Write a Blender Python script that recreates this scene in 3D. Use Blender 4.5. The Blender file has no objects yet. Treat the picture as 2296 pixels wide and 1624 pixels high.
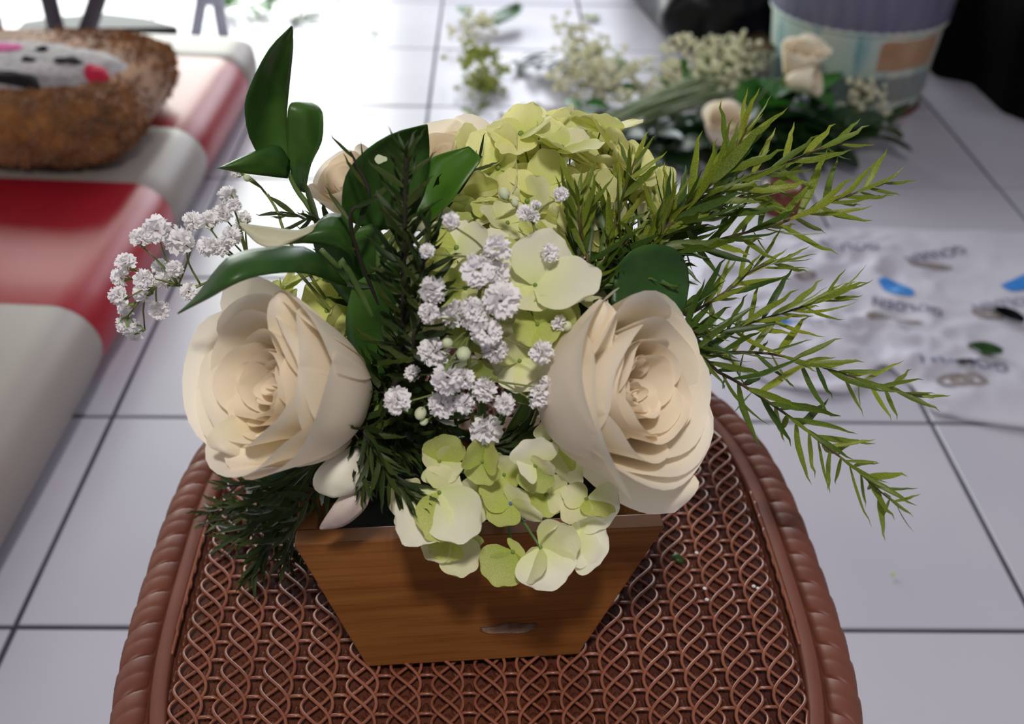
import bpy, bmesh, math, random
import numpy as np
from mathutils import Vector, Matrix, noise
random.seed(7)
rng = np.random.default_rng(7)
scene = bpy.context.scene
C = scene.collection
V = Vector
PI = math.pi

# ------------------------------------------------------------------ camera
FPX, TH, RO, CAMH = 2496.2, 0.605049, 0.0231017, 0.9963
_cr, _sr = math.cos(RO), math.sin(RO)
_fw = V((0, math.cos(TH), -math.sin(TH)))
_dn = V((0, -math.sin(TH), -math.cos(TH)))
_rt = V((1, 0, 0))
R_ = _rt * _cr - _dn * _sr
D_ = _rt * _sr + _dn * _cr
cam_d = bpy.data.cameras.new('camera')
cam = bpy.data.objects.new('camera', cam_d)
C.objects.link(cam)
M3 = Matrix((R_, -D_, -_fw)).transposed()
cam.matrix_world = Matrix.Translation((0, 0, CAMH)) @ M3.to_4x4()
cam_d.sensor_width = 36.0
cam_d.lens = FPX / 2296 * 36.0
cam_d.dof.use_dof = True
cam_d.dof.focus_distance = 0.66
cam_d.dof.aperture_fstop = 7.0
cam_d.clip_start = 0.02
scene.camera = cam


def ray(px, py):
    a, b = px - 1148, py - 812
    return _fw + R_ * (a / FPX) + D_ * (b / FPX)


def P(px, py, y):
    """Point of the place seen at (px,py) that stands at distance y along the room."""
    d = ray(px, py)
    return V((0, 0, CAMH)) + d * (y / d.y)


def G(px, py, z=0.0):
    d = ray(px, py)
    return V((0, 0, CAMH)) + d * ((z - CAMH) / d.z)


# ------------------------------------------------------------------ light
scene.view_settings.view_transform = 'Standard'
scene.view_settings.look = 'None'
scene.view_settings.exposure = -0.15
scene.view_settings.gamma = 1.0
scene.view_settings.use_curve_mapping = False
world = bpy.data.worlds.new('room_air')
scene.world = world
world.use_nodes = True
wb = world.node_tree.nodes['Background']
wb.inputs[0].default_value = (0.86, 0.84, 1.0, 1)
wb.inputs[1].default_value = 0.22


def area(name, loc, target, sx, sy, power, col):
    l = bpy.data.lights.new(name, 'AREA')
    l.shape = 'RECTANGLE'
    l.size, l.size_y, l.energy, l.color = sx, sy, power, col
    o = bpy.data.objects.new(name, l)
    C.objects.link(o)
    o.location = loc
    o.rotation_euler = (V(target) - V(loc)).to_track_quat('-Z', 'Y').to_euler()
    return o


area('doorway_daylight', (-1.55, 4.72, 1.15), (-1.25, 0, 0.6), 1.9, 2.1, 118, (0.95, 1.0, 0.93))
area('window_daylight', (0.35, 4.72, 1.35), (0.35, 0, 1.35), 1.4, 1.5, 50, (0.88, 0.92, 1.0))
area('ceiling_lamp_light', (-0.02, -0.62, 2.55), (-0.02, 0.55, 0.45), 0.20, 0.20, 33, (1.0, 0.945, 0.885))


# ------------------------------------------------------------------ materials
def srgb(r, g, b):
    def f(c):
        c /= 255.0
        return c / 12.92 if c <= 0.04045 else ((c + 0.055) / 1.055) ** 2.4
    return (f(r), f(g), f(b), 1)


def mk(name, c1, c2=None, rough=0.5, scale=30.0, detail=3.0, stretch=(1, 1, 1), trans=0.0, rand=0.0, tint=False,
       bump=0.0, bscale=None, spec=0.5, coat=0.0, metal=0.0, lo=0.35, hi=0.65, sheen=0.0, alpha=1.0):
    m = bpy.data.materials.new(name)
    m.use_nodes = True
    nt = m.node_tree
    N, L = nt.nodes, nt.links
    b = N['Principled BSDF']
    out = N['Material Output']
    b.inputs['Roughness'].default_value = rough
    b.inputs['Specular IOR Level'].default_value = spec
    b.inputs['Coat Weight'].default_value = coat
    b.inputs['Coat Roughness'].default_value = 0.15
    b.inputs['Metallic'].default_value = metal
    b.inputs['Sheen Weight'].default_value = sheen
    tc = N.new('ShaderNodeTexCoord')
    mp = N.new('ShaderNodeMapping')
    mp.inputs['Scale'].default_value = stretch
    L.new(tc.outputs['Object'], mp.inputs[0])
    col = None
    if c2 is not None:
        n = N.new('ShaderNodeTexNoise')
        n.inputs['Scale'].default_value = scale
        n.inputs['Detail'].default_value = detail
        L.new(mp.outputs[0], n.inputs['Vector'])
        r = N.new('ShaderNodeValToRGB')
        r.color_ramp.elements[0].position = lo
        r.color_ramp.elements[1].position = hi
        r.color_ramp.elements[0].color = c1
        r.color_ramp.elements[1].color = c2
        L.new(n.outputs[0], r.inputs[0])
        col = r.outputs[0]
    else:
        rgb = N.new('ShaderNodeRGB')
        rgb.outputs[0].default_value = c1
        col = rgb.outputs[0]
    if tint:
        at = N.new('ShaderNodeVertexColor')
        at.layer_name = 'tint'
        mx = N.new('ShaderNodeMix')
        mx.data_type = 'RGBA'
        mx.blend_type = 'MULTIPLY'
        mx.inputs[0].default_value = 1.0
        L.new(col, mx.inputs[6])
        L.new(at.outputs[0], mx.inputs[7])
        col = mx.outputs[2]
    if rand:
        oi = N.new('ShaderNodeObjectInfo')
        hs = N.new('ShaderNodeHueSaturation')
        mr = N.new('ShaderNodeMapRange')
        mr.inputs[3].default_value = 1 - rand
        mr.inputs[4].default_value = 1 + rand
        L.new(oi.outputs['Random'], mr.inputs[0])
        L.new(mr.outputs[0], hs.inputs['Value'])
        mr2 = N.new('ShaderNodeMapRange')
        mr2.inputs[3].default_value = 0.5 + rand * 0.06
        mr2.inputs[4].default_value = 0.5 - rand * 0.06
        L.new(oi.outputs['Random'], mr2.inputs[0])
        L.new(mr2.outputs[0], hs.inputs['Hue'])
        L.new(col, hs.inputs['Color'])
        col = hs.outputs[0]
    L.new(col, b.inputs['Base Color'])
    if bump:
        bn = N.new('ShaderNodeTexNoise')
        bn.inputs['Scale'].default_value = bscale or scale
        bn.inputs['Detail'].default_value = 4
        L.new(mp.outputs[0], bn.inputs['Vector'])
        bp = N.new('ShaderNodeBump')
        bp.inputs['Strength'].default_value = bump
        bp.inputs['Distance'].default_value = 0.002
        L.new(bn.outputs[0], bp.inputs['Height'])
        L.new(bp.outputs[0], b.inputs['Normal'])
    if trans:
        t = N.new('ShaderNodeBsdfTranslucent')
        L.new(col, t.inputs[0])
        mx = N.new('ShaderNodeMixShader')
        mx.inputs[0].default_value = trans
        L.new(b.outputs[0], mx.inputs[1])
        L.new(t.outputs[0], mx.inputs[2])
        L.new(mx.outputs[0], out.inputs[0])
    return m


MT = dict(
    tile=mk('white_glazed_tile', srgb(206, 203, 215), srgb(196, 194, 207), rough=0.30, scale=2.5, rand=0.015, spec=0.5, bump=0.03, bscale=5),
    grout=mk('dark_grout', srgb(52, 46, 60), srgb(82, 76, 92), rough=0.85, scale=8),
    wall=mk('painted_wall', srgb(225, 222, 214), rough=0.9),
    ratn=mk('brown_moulded_plastic', srgb(112, 63, 49), srgb(126, 73, 57), rough=0.5, scale=14, spec=0.4),
    ratn2=mk('brown_weave_plastic', srgb(132, 78, 58), srgb(152, 94, 72), rough=0.28, scale=20, spec=0.6),
    ratnp=mk('shaded_panel_plastic', srgb(76, 36, 28), srgb(104, 58, 40), rough=0.4, scale=9, spec=0.4, bump=0.3, bscale=120),  # same seat plastic made darker, shade of the weave gaps in its colour
    petal=mk('cream_rose_petal', srgb(254, 247, 234), rough=0.55, trans=0.30, tint=True, spec=0.25),
    hyd_y=mk('yellow_green_sepal', srgb(234, 230, 140), srgb(238, 238, 186), rough=0.55, scale=40, trans=0.35, tint=True, rand=0.10, spec=0.25),
    hyd_p=mk('pale_green_sepal', srgb(236, 233, 180), srgb(245, 242, 210), rough=0.55, scale=40, trans=0.35, tint=True, rand=0.10, spec=0.25),
    hyd_g=mk('green_sepal', srgb(190, 200, 106), srgb(214, 218, 142), rough=0.55, scale=40, trans=0.35, tint=True, rand=0.12, spec=0.25),
    hyd_w=mk('cream_white_sepal', srgb(249, 246, 228), srgb(246, 242, 212), rough=0.55, scale=40, trans=0.3, tint=True, rand=0.05, spec=0.25),
    gyp=mk('white_blossom', srgb(250, 247, 248), rough=0.7, trans=0.25, spec=0.15),
    gypbud=mk('greenish_bud', srgb(220, 228, 190), rough=0.6, trans=0.2),
    gstem=mk('thin_green_stem', srgb(112, 122, 60), rough=0.6),
    calyx=mk('green_calyx', srgb(118, 140, 66), rough=0.6),
    leaf=mk('broad_green_leaf', srgb(48, 86, 34), srgb(74, 114, 46), rough=0.38, scale=30, stretch=(1, 1, 1), trans=0.30, spec=0.5, rand=0.12),
    leafb=mk('bright_green_leaf', srgb(66, 112, 26), srgb(86, 130, 34), rough=0.38, scale=30, trans=0.32, spec=0.5),
    leafu=mk('pale_leaf_underside', srgb(196, 200, 164), srgb(214, 208, 178), rough=0.6, scale=30, trans=0.2),
    needle=mk('young_narrow_leaf', srgb(92, 112, 32), srgb(132, 144, 42), rough=0.45, scale=60, trans=0.28, rand=0.35, spec=0.45),
    needled=mk('shaded_narrow_leaf', srgb(38, 54, 22), srgb(58, 72, 28), rough=0.5, scale=60, trans=0.14, rand=0.4, spec=0.25),  # darker copy of the narrow leaf, shade partly put into its colour
    needlem=mk('grown_narrow_leaf', srgb(56, 82, 26), srgb(84, 106, 32), rough=0.42, scale=60, trans=0.22, rand=0.35, spec=0.45),
    twigd=mk('dark_twig', srgb(38, 28, 20), rough=0.7),
    twig=mk('brown_twig', srgb(74, 52, 34), srgb(96, 78, 44), rough=0.7, scale=80),
    rstem=mk('green_flower_stem', srgb(72, 98, 44), srgb(96, 120, 62), rough=0.55, scale=40),
    foam=mk('dark_fill_foam', srgb(10, 16, 10), srgb(16, 24, 12), rough=0.95, scale=60),  # added dark fill; near-black colour stands in for shade inside the box
    red=mk('red_vinyl', srgb(150, 24, 38), srgb(166, 32, 46), rough=0.32, scale=3, spec=0.3, bump=0.12, bscale=420),
    grey=mk('grey_vinyl', srgb(150, 140, 134), srgb(160, 150, 144), rough=0.40, scale=3, spec=0.3, bump=0.12, bscale=420),
    plush=mk('brown_plush', srgb(120, 74, 32), srgb(160, 106, 52), rough=0.95, scale=25, sheen=0.4),
    felt=mk('grey_plush_patch', srgb(176, 168, 168), srgb(140, 132, 136), rough=0.95, scale=60, sheen=0.3),
    blk=mk('black_felt', srgb(22, 18, 24), rough=0.9),
    pink=mk('pink_felt', srgb(220, 100, 160), rough=0.9),
    redf=mk('red_felt', srgb(200, 36, 70), rough=0.9),
    bag=mk('black_bin_liner', srgb(12, 10, 16), srgb(20, 18, 26), rough=0.36, scale=8, spec=0.3, bump=0.5, bscale=18),
    sack=mk('matt_black_fabric', srgb(6, 6, 7), rough=0.8, spec=0.1),
    sleeve=mk('grey_blue_band', srgb(96, 96, 126), srgb(120, 118, 140), rough=0.6, scale=30, stretch=(1, 1, 0.1)),
    tan=mk('tan_label_residue', srgb(184, 150, 120), srgb(170, 130, 98), rough=0.75, scale=16),
    rust=mk('brown_base_ring', srgb(112, 62, 44), srgb(86, 46, 36), rough=0.7, scale=14),
    paper=mk('white_wrapping_paper', srgb(222, 219, 232), srgb(212, 210, 224), rough=0.7, scale=6, trans=0.1),
    ink=mk('slate_blue_ink', srgb(112, 110, 140), rough=0.8),
    inkf=mk('faint_blue_ink', srgb(150, 148, 174), rough=0.8),
    inkg=mk('taupe_ink', srgb(130, 120, 116), srgb(158, 148, 146), rough=0.8, scale=60),
    blue=mk('blue_print', srgb(40, 128, 214), srgb(72, 150, 224), rough=0.6, scale=20),
    dmet=mk('dark_grey_metal', srgb(62, 54, 62), rough=0.45),
    pgrey=mk('pale_grey_metal', srgb(186, 188, 204), rough=0.5),
    dboard=mk('dark_board', srgb(48, 46, 56), srgb(64, 62, 70), rough=0.6, scale=6),
    brown=mk('brown_wood_post', srgb(112, 78, 66), rough=0.6),
    tape=mk('brown_glossy_plastic', srgb(84, 34, 20), srgb(120, 56, 30), rough=0.2, scale=10),
    blueb=mk('blue_bud', srgb(96, 110, 170), rough=0.5),
    wilt=mk('wilted_petal', srgb(228, 214, 202), srgb(212, 192, 180), rough=0.6, scale=60, trans=0.2, tint=True),
    smudge=mk('grey_glue_residue', srgb(150, 134, 124), srgb(120, 84, 60), rough=0.6, scale=90),
    wax=mk('water_drop', srgb(230, 225, 225), rough=0.03, spec=0.8),
)


def bucket_material():
    m = mk('worn_teal_paint', srgb(168, 196, 192), srgb(206, 204, 190), rough=0.6, scale=7, detail=6, stretch=(1, 1, 0.35), bump=0.15, bscale=60)
    nt = m.node_tree
    N, L = nt.nodes, nt.links
    b = N['Principled BSDF']
    old = b.inputs['Base Color'].links[0].from_socket
    n = N.new('ShaderNodeTexNoise')
    n.inputs['Scale'].default_value = 22
    n.inputs['Detail'].default_value = 6
    mp = N.new('ShaderNodeMapping')
    mp.inputs['Scale'].default_value = (1, 1, 0.2)
    tc = N.new('ShaderNodeTexCoord')
    L.new(tc.outputs['Object'], mp.inputs[0])
    L.new(mp.outputs[0], n.inputs['Vector'])
    r = N.new('ShaderNodeValToRGB')
    r.color_ramp.elements[0].position = 0.52
    r.color_ramp.elements[1].position = 0.66
    L.new(n.outputs[0], r.inputs[0])
    mx = N.new('ShaderNodeMix')
    mx.data_type = 'RGBA'
    L.new(r.outputs[0], mx.inputs[0])
    L.new(old, mx.inputs[6])
    mx.inputs[7].default_value = srgb(120, 164, 172)
    L.new(mx.outputs[2], b.inputs['Base Color'])
    return m


def wood_material():
    m = mk('pine_wood', srgb(150, 92, 44), rough=0.42, spec=0.4)
    nt = m.node_tree
    N, L = nt.nodes, nt.links
    b = N['Principled BSDF']
    tc = N.new('ShaderNodeTexCoord')

    def nz(sc, scale, detail, p0, c0, p1, c1, dist=0.0):
        mp = N.new('ShaderNodeMapping')
        mp.inputs['Scale'].default_value = sc
        L.new(tc.outputs['Object'], mp.inputs[0])
        n = N.new('ShaderNodeTexNoise')
        n.inputs['Scale'].default_value = scale
        n.inputs['Detail'].default_value = detail
        n.inputs['Distortion'].default_value = dist
        L.new(mp.outputs[0], n.inputs['Vector'])
        r = N.new('ShaderNodeValToRGB')
        r.color_ramp.elements[0].position, r.color_ramp.elements[0].color = p0, c0
        r.color_ramp.elements[1].position, r.color_ramp.elements[1].color = p1, c1
        L.new(n.outputs[0], r.inputs[0])
        return r.outputs[0]
    c = nz((1.6, 3, 14), 5, 3, 0.36, srgb(138, 86, 40), 0.62, srgb(152, 97, 48), 0.6)
    for sc, scale, p0, d, p1 in (((2, 6, 90), 5, 0.36, 0.74, 0.52), ((1.2, 4, 34), 5, 0.32, 0.80, 0.50)):
        k = nz(sc, scale, 4, p0, (d, d * 0.92, d * 0.84, 1), p1, (1, 1, 1, 1), 0.3)
        mx = N.new('ShaderNodeMix')
        mx.data_type = 'RGBA'
        mx.blend_type = 'MULTIPLY'
        mx.inputs[0].default_value = 0.75
        L.new(c, mx.inputs[6])
        L.new(k, mx.inputs[7])
        c = mx.outputs[2]
    L.new(c, b.inputs['Base Color'])
    return m


MT['bucket'] = bucket_material()
MT['wood'] = wood_material()


# ------------------------------------------------------------------ helpers
def link(name, me, mat, parent=None, mw=None):
    o = bpy.data.objects.new(name, me)
    C.objects.link(o)
    if mat is not None and not me.materials:
        me.materials.append(MT[mat] if isinstance(mat, str) else mat)
    if parent is not None:
        o.parent = parent
        o.matrix_parent_inverse = Matrix.Identity(4)
    if mw is not None:
        o.matrix_local = mw
    return o


def mesh(name, vs, fs, smooth=True, tint=None):
    me = bpy.data.meshes.new(name)
    me.from_pydata([tuple(v) for v in vs], [], fs)
    if smooth:
        me.polygons.foreach_set('use_smooth', [True] * len(me.polygons))
    if tint is not None:
        a = me.color_attributes.new('tint', 'FLOAT_COLOR', 'POINT')
        arr = np.ones((len(vs), 4), dtype=np.float32)
        arr[:, :3] = np.asarray(tint, dtype=np.float32)
        a.data.foreach_set('color', arr.ravel())
    me.update()
    return me


def grid_faces(n, m, off=0, closed=False):
    fs = []
    mm = m if closed else m - 1
    for i in range(n - 1):
        for j in range(mm):
            a = off + i * m + j
            b = off + i * m + (j + 1) % m
            fs.append((a, b, b + m, a + m))
    return fs


class MB:
    def __init__(s):
        s.v, s.f, s.t = [], [], []

    def add(s, vs, fs, tint=(1, 1, 1)):
        o = len(s.v)
        s.v += [V(v) for v in vs]
        s.f += [tuple(i + o for i in f) for f in fs]
        s.t += [tint] * len(vs)

    def tube(s, path, r0, r1=None, k=6, cap=True):
        r1 = r0 if r1 is None else r1
        n = len(path)
        path = [V(p) for p in path]
        up = V((0.13, 0.27, 0.95))
        vs, prev = [], None
        for i, p in enumerate(path):
            t = (path[min(i + 1, n - 1)] - path[max(i - 1, 0)])
            if t.length < 1e-9:
                t = V((0, 0, 1))
            t.normalize()
            a = prev - t * prev.dot(t) if prev is not None else up.cross(t)
            if a.length < 1e-6:
                a = V((1, 0, 0)).cross(t)
            a.normalize()
            prev = a
            b = t.cross(a)
            r = r0 + (r1 - r0) * i / max(1, n - 1)
            for q in range(k):
                g = 2 * PI * q / k
                vs.append(p + a * (r * math.cos(g)) + b * (r * math.sin(g)))
        fs = grid_faces(n, k, closed=True)
        if cap:
            fs.append(tuple(range(k))[::-1])
            fs.append(tuple(range((n - 1) * k, n * k)))
        s.add(vs, fs)

    def box(s, c, d):
        x, y, z = c
        a, b, e = d[0] / 2, d[1] / 2, d[2] / 2
        vs = [(x + i * a, y + j * b, z + k * e) for i in (-1, 1) for j in (-1, 1) for k in (-1, 1)]
        s.add(vs, [(0, 1, 3, 2), (4, 6, 7, 5), (0, 4, 5, 1), (2, 3, 7, 6), (0, 2, 6, 4), (1, 5, 7, 3)])

    def ball(s, c, rx, ry=None, rz=None, n=8, m=10, rough=0.0):
        ry = rx if ry is None else ry
        rz = rx if rz is None else rz
        vs = []
        for i in range(n + 1):
            a = PI * i / n
            for j in range(m):
                b = 2 * PI * j / m
                q = V((math.sin(a) * math.cos(b), math.sin(a) * math.sin(b), math.cos(a)))
                w = 1 + rough * (noise.noise(q * 3 + V(c) * 40))
                vs.append(V(c) + V((q.x * rx, q.y * ry, q.z * rz)) * w)
        s.add(vs, grid_faces(n + 1, m, closed=True))

    def build(s, name, mat, parent=None, smooth=True, mw=None, tint=False):
        me = mesh(name, s.v, s.f, smooth, s.t if tint else None)
        return link(name, me, mat, parent, mw)


def tag(o, label=None, cat=None, group=None, kind=None):
    if label:
        o['label'] = label
    if cat:
        o['category'] = cat
    if group:
        o['group'] = group
    if kind:
        o['kind'] = kind
    return o


def thing(name, label, cat, loc=(0, 0, 0), group=None):
    o = bpy.data.objects.new(name, None)
    o.empty_display_size = 0.02
    C.objects.link(o)
    o.location = loc
    return tag(o, label, cat, group)


def smooth_path(pts, n):
    """Catmull-Rom through pts."""
    pts = [V(p) for p in pts]
    if len(pts) == 2:
        return [pts[0].lerp(pts[1], i / (n - 1)) for i in range(n)]
    q = [pts[0] * 2 - pts[1]] + pts + [pts[-1] * 2 - pts[-2]]
    out = []
    m = len(pts) - 1
    for i in range(n):
        t = i / (n - 1) * m
        k = min(int(t), m - 1)
        u = t - k
        a, b, c, d = q[k], q[k + 1], q[k + 2], q[k + 3]
        out.append(0.5 * ((2 * b) + (c - a) * u + (2 * a - 5 * b + 4 * c - d) * u * u + (3 * b - a - 3 * c + d) * u ** 3))
    return out


def frame(z, x=None):
    z = V(z).normalized()
    x = V(x) if x is not None else (V((0, 0, 1)) if abs(z.z) < 0.9 else V((1, 0, 0)))
    x = (x - z * x.dot(z)).normalized()
    y = z.cross(x)
    return Matrix((x, y, z)).transposed()


def solid(o, t):
    md = o.modifiers.new('thickness', 'SOLIDIFY')
    md.thickness = t
    md.offset = 0
    return o
# ------------------------------------------------------------------ the setting
YAW, OX, OY, TILE = 0.0250155, -0.5686707, 0.8784248, 0.4
cy_, sy_ = math.cos(YAW), math.sin(YAW)


def tile_pt(x, y):
    return (cy_ * x - sy_ * y + OX, sy_ * x + cy_ * y + OY)


floor = MB()
floor.box((0, 2.4, -0.033), (7.4, 7.0, 0.06))
floor_o = tag(floor.build('floor', 'grout', smooth=False), kind='structure')
tm = MB()
g = TILE / 2 - 0.0035
b_ = 0.0012
prof = [(g, -0.004), (g, -b_), (g - b_, 0.0)]
vs = []
for r, z in prof:
    vs += [(-r, -r, z), (r, -r, z), (r, r, z), (-r, r, z)]
tm.add(vs, grid_faces(3, 4, closed=True) + [(8, 9, 10, 11)])
tile_me = mesh('tile', tm.v, tm.f, smooth=False)
tile_me.materials.append(MT['tile'])
for i in range(-8, 9):
    for j in range(-5, 10):
        x, y = tile_pt((i + 0.5) * TILE, (j + 0.5) * TILE)
        o = link('tile', tile_me, None, floor_o)
        o.location = (x, y, random.uniform(-0.0004, 0.0004))
        o.rotation_euler = (random.uniform(-.001, .001), random.uniform(-.001, .001), YAW + random.uniform(-.002, .002))

wb_ = MB()
for x0, x1, z0, z1 in ((-3.6, -2.52, 0, 2.8), (-2.52, -0.58, 2.25, 2.8), (-0.58, -0.35, 0, 2.8), (-0.35, 1.05, 0, 0.6), (-0.35, 1.05, 2.1, 2.8), (1.05, 3.6, 0, 2.8)):
    wb_.box(((x0 + x1) / 2, 4.85, (z0 + z1) / 2), (x1 - x0, 0.12, z1 - z0))
tag(wb_.build('wall_back', 'wall', smooth=False), kind='structure')
for nm, x in (('wall_left', -3.66), ('wall_right', 3.66)):
    w = MB()
    w.box((x, 2.4, 1.4), (0.12, 7.0, 2.8))
    tag(w.build(nm, 'wall', smooth=False), kind='structure')

# ------------------------------------------------------------------ woven plastic stool
SZ = 0.42
SC = V((-0.0145, 0.575, 0))
SA, SB, SN = 0.244, 0.29, 3.0
SROT = 0.05


def sup(t, da=0.0):
    c, s = math.cos(t), math.sin(t)
    a, b = SA - da, SB - da
    return V((SC.x + a * math.copysign(abs(c) ** (2 / SN), c), SC.y + b * math.copysign(abs(s) ** (2 / SN), s), 0))


def resample(da, n):
    pts = [sup(2 * PI * i / 720, da) for i in range(720)]
    L = [0]
    for i in range(720):
        L.append(L[-1] + (pts[(i + 1) % 720] - pts[i]).length)
    out, k = [], 0
    for i in range(n):
        d = L[-1] * i / n
        while L[k + 1] < d:
            k += 1
        u = (d - L[k]) / max(1e-9, L[k + 1] - L[k])
        out.append(pts[k].lerp(pts[(k + 1) % 720], u))
    return out


stool = thing('woven_stool', 'brown moulded plastic stool seat with rattan-style weave under the wooden flower box', 'stool', (SC.x, SC.y, 0))
stool.rotation_euler = (0, 0, SROT)


def stl(mb, name, mat, smooth=True, parent=stool):
    for i, v in enumerate(mb.v):
        mb.v[i] = V(v) - V((SC.x, SC.y, 0))
    return mb.build(name, mat, parent, smooth)


# seat panel (recessed plate) under the weave
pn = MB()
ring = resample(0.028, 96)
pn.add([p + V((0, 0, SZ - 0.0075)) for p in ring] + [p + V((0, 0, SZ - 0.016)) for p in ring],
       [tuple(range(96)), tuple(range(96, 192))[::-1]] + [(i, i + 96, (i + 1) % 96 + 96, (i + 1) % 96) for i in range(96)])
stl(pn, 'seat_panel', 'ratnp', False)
# smooth inner lip
NL = 160
lip = MB()
vs = []
for da, z in ((0.0245, SZ - 0.008), (0.0245, SZ + 0.0005), (0.026, SZ + 0.002), (0.033, SZ + 0.0015), (0.0345, SZ - 0.001), (0.0345, SZ - 0.008)):
    vs += [p + V((0, 0, z)) for p in resample(da, NL)]
lip.add(vs, grid_faces(6, NL, closed=True))
stl(lip, 'inner_lip', 'ratn')
# core of the rolled rim
core = MB()
vs = []
for q in range(10):
    a = 2 * PI * q / 10
    vs += [p + V((0, 0, SZ - 0.010 + 0.0105 * math.sin(a))) for p in resample(0.0135 - 0.0115 * math.cos(a), NL)]
core.add(vs + vs[:NL], grid_faces(11, NL, closed=True))
stl(core, 'rim_core', 'ratn')
# each wrap of the rim
NW = 60
big = resample(0.0135, NW * 8)
out_n = []
for i in range(len(big)):
    t = (big[(i + 1) % len(big)] - big[i - 1]).normalized()
    out_n.append(V((t.y, -t.x, 0)))
for w in range(NW):
    mb = MB()
    vs = []
    K = 12
    for fr, dr in ((0.0, -0.0022), (0.035, -0.0006), (0.10, 0.0), (0.32, 0.0003), (0.46, 0.0005), (0.51, 0.0001), (0.56, 0.0005), (0.75, 0.0004), (0.92, 0.0), (0.97, -0.0006), (1.0, -0.0022)):
        for q in range(K):
            a = -0.55 * PI + 1.5 * PI * q / (K - 1)      # from outer underside over the top to the inner side
            skew = (q / (K - 1) - 0.5) * 8.0
            sgn = 1 if big[(w * 8) % len(big)].x < SC.x else -1
            f = w * 8 + 0.1 + fr * 7.8 - sgn * skew * 0.9
            i0 = int(math.floor(f)) % len(big)
            u = f - math.floor(f)
            p = big[i0].lerp(big[(i0 + 1) % len(big)], u)
            nn = out_n[i0].lerp(out_n[(i0 + 1) % len(big)], u)
            fr2 = fr if sgn < 0 else 1 - fr
            bul = 0.0124 + dr * (0.45 + 0.55 * max(0, math.sin(a))) + 0.0007 * (fr2 - 0.5)
            ex = 1.12 if math.cos(a) > 0 else 0.82
            vs.append(p + nn * (bul * ex * math.cos(a)) + V((0, 0, SZ - 0.0095 + bul * math.sin(a) * 1.02)))
    mb.add(vs, grid_faces(11, K))
    stl(mb, 'rim_wrap', 'ratn')
# weave: pairs of wavy strands crossing in lenses, with short bars between the columns
COLS, LENS = 0.0272, 0.0150


def half_len(x):
    a, b = SA - 0.034, SB - 0.034
    u = abs((x - SC.x) / a)
    return b * (1 - u ** SN) ** (1 / SN) if u < 1 else 0


ncol = 8
bars = MB()
under = MB()
for c in range(-ncol, ncol + 1):
    xc = SC.x + c * COLS
    hand = 1 if c < 0.5 else -1                      # which diagonal runs on top
    for k4 in range(4):
        run = []
        y = -SB
        while y <= SB:
            ph = 2 * PI * y / (4 * LENS) + k4 * PI / 2
            x = xc + 0.0099 * math.cos(ph)
            z = SZ + 0.0003 + 0.0022 * hand * math.sin(ph)
            if abs(y) < half_len(x):
                run.append(V((x, SC.y + y, z)))
            y += LENS / 5
        if len(run) > 4:
            mb = MB()
            mb.tube(run, 0.00115, k=6)
            stl(mb, 'weave_strand', 'ratn2')
    kk = int(SB / LENS) + 1
    for q in range(-kk, kk + 1):
        y = (q + 0.5) * LENS
        xm = xc + COLS / 2
        if c < ncol and abs(y) < min(half_len(xm - 0.006), half_len(xm + 0.006)):
            bars.tube([V((xm - 0.0058, SC.y + y, SZ - 0.0016)), V((xm - 0.003, SC.y + y, SZ + 0.0002)), V((xm + 0.003, SC.y + y, SZ + 0.0002)), V((xm + 0.0058, SC.y + y, SZ - 0.0016))], 0.0011, k=6)
        y2 = q * LENS
        if abs(y2) < half_len(xm) and c < ncol:
            under.ball((xm, SC.y + y2, SZ - 0.0075), 0.0026, 0.0062, 0.0034, 5, 10)
        for (dx, dy) in ((0, 0.5), (-0.0052, 0.0), (0.0052, 0.0)):
            if abs(y2 + dy * LENS) < half_len(xc + dx) - 0.004:
                under.ball((xc + dx, SC.y + y2 + dy * LENS, SZ - 0.0078), 0.0036 if dx == 0 else 0.003, 0.0048, 0.0034, 5, 10)
tag(stl(bars, 'weave_bars', 'ratn2'), kind='stuff')
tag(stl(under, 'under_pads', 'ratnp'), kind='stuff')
# apron and legs
ap = MB()
vs = []
for da, z in ((0.012, SZ - 0.016), (0.016, SZ - 0.05), (0.020, SZ - 0.05), (0.020, SZ - 0.016)):
    vs += [p + V((0, 0, z)) for p in resample(da, 96)]
ap.add(vs, grid_faces(4, 96, closed=True))
stl(ap, 'apron', 'ratn')
for sx in (-1, 1):
    for sy in (-1, 1):
        mb = MB()
        top = V((SC.x + sx * 0.175, SC.y + sy * 0.185, SZ - 0.03))
        bot = V((SC.x + sx * 0.185, SC.y + sy * 0.195, 0.0))
        mb.tube([top, top.lerp(bot, 0.5), bot], 0.019, 0.014, k=12)
        stl(mb, 'leg', 'ratn')

# ------------------------------------------------------------------ wooden flower box
BR = math.atan2(0.014, 0.136)
BW0, BW1, BH, BD, BT = 0.1385, 0.222, 0.111, 0.115, 0.013
fc = V((-0.0205, 0.4865, SZ + 0.0018))
box = thing('wooden_flower_box', 'orange-brown pine planter box, narrower at its base, holding the bouquet', 'box', fc)
box.rotation_euler = (0, 0, BR)


def board(name, quad, off, mat='wood'):
    """quad: 4 corners; off: thickness vector; slightly eased edges."""
    mb = MB()
    q = [V(p) for p in quad]
    o = V(off)
    mb.add(q + [p + o for p in q], [(0, 1, 2, 3), (7, 6, 5, 4), (0, 4, 5, 1), (1, 5, 6, 2), (2, 6, 7, 3), (3, 7, 4, 0)])
    ob = mb.build(name, mat, box, smooth=False)
    bv = ob.modifiers.new('ease', 'BEVEL')
    bv.width = 0.0012
    bv.segments = 2
    return ob


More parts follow.
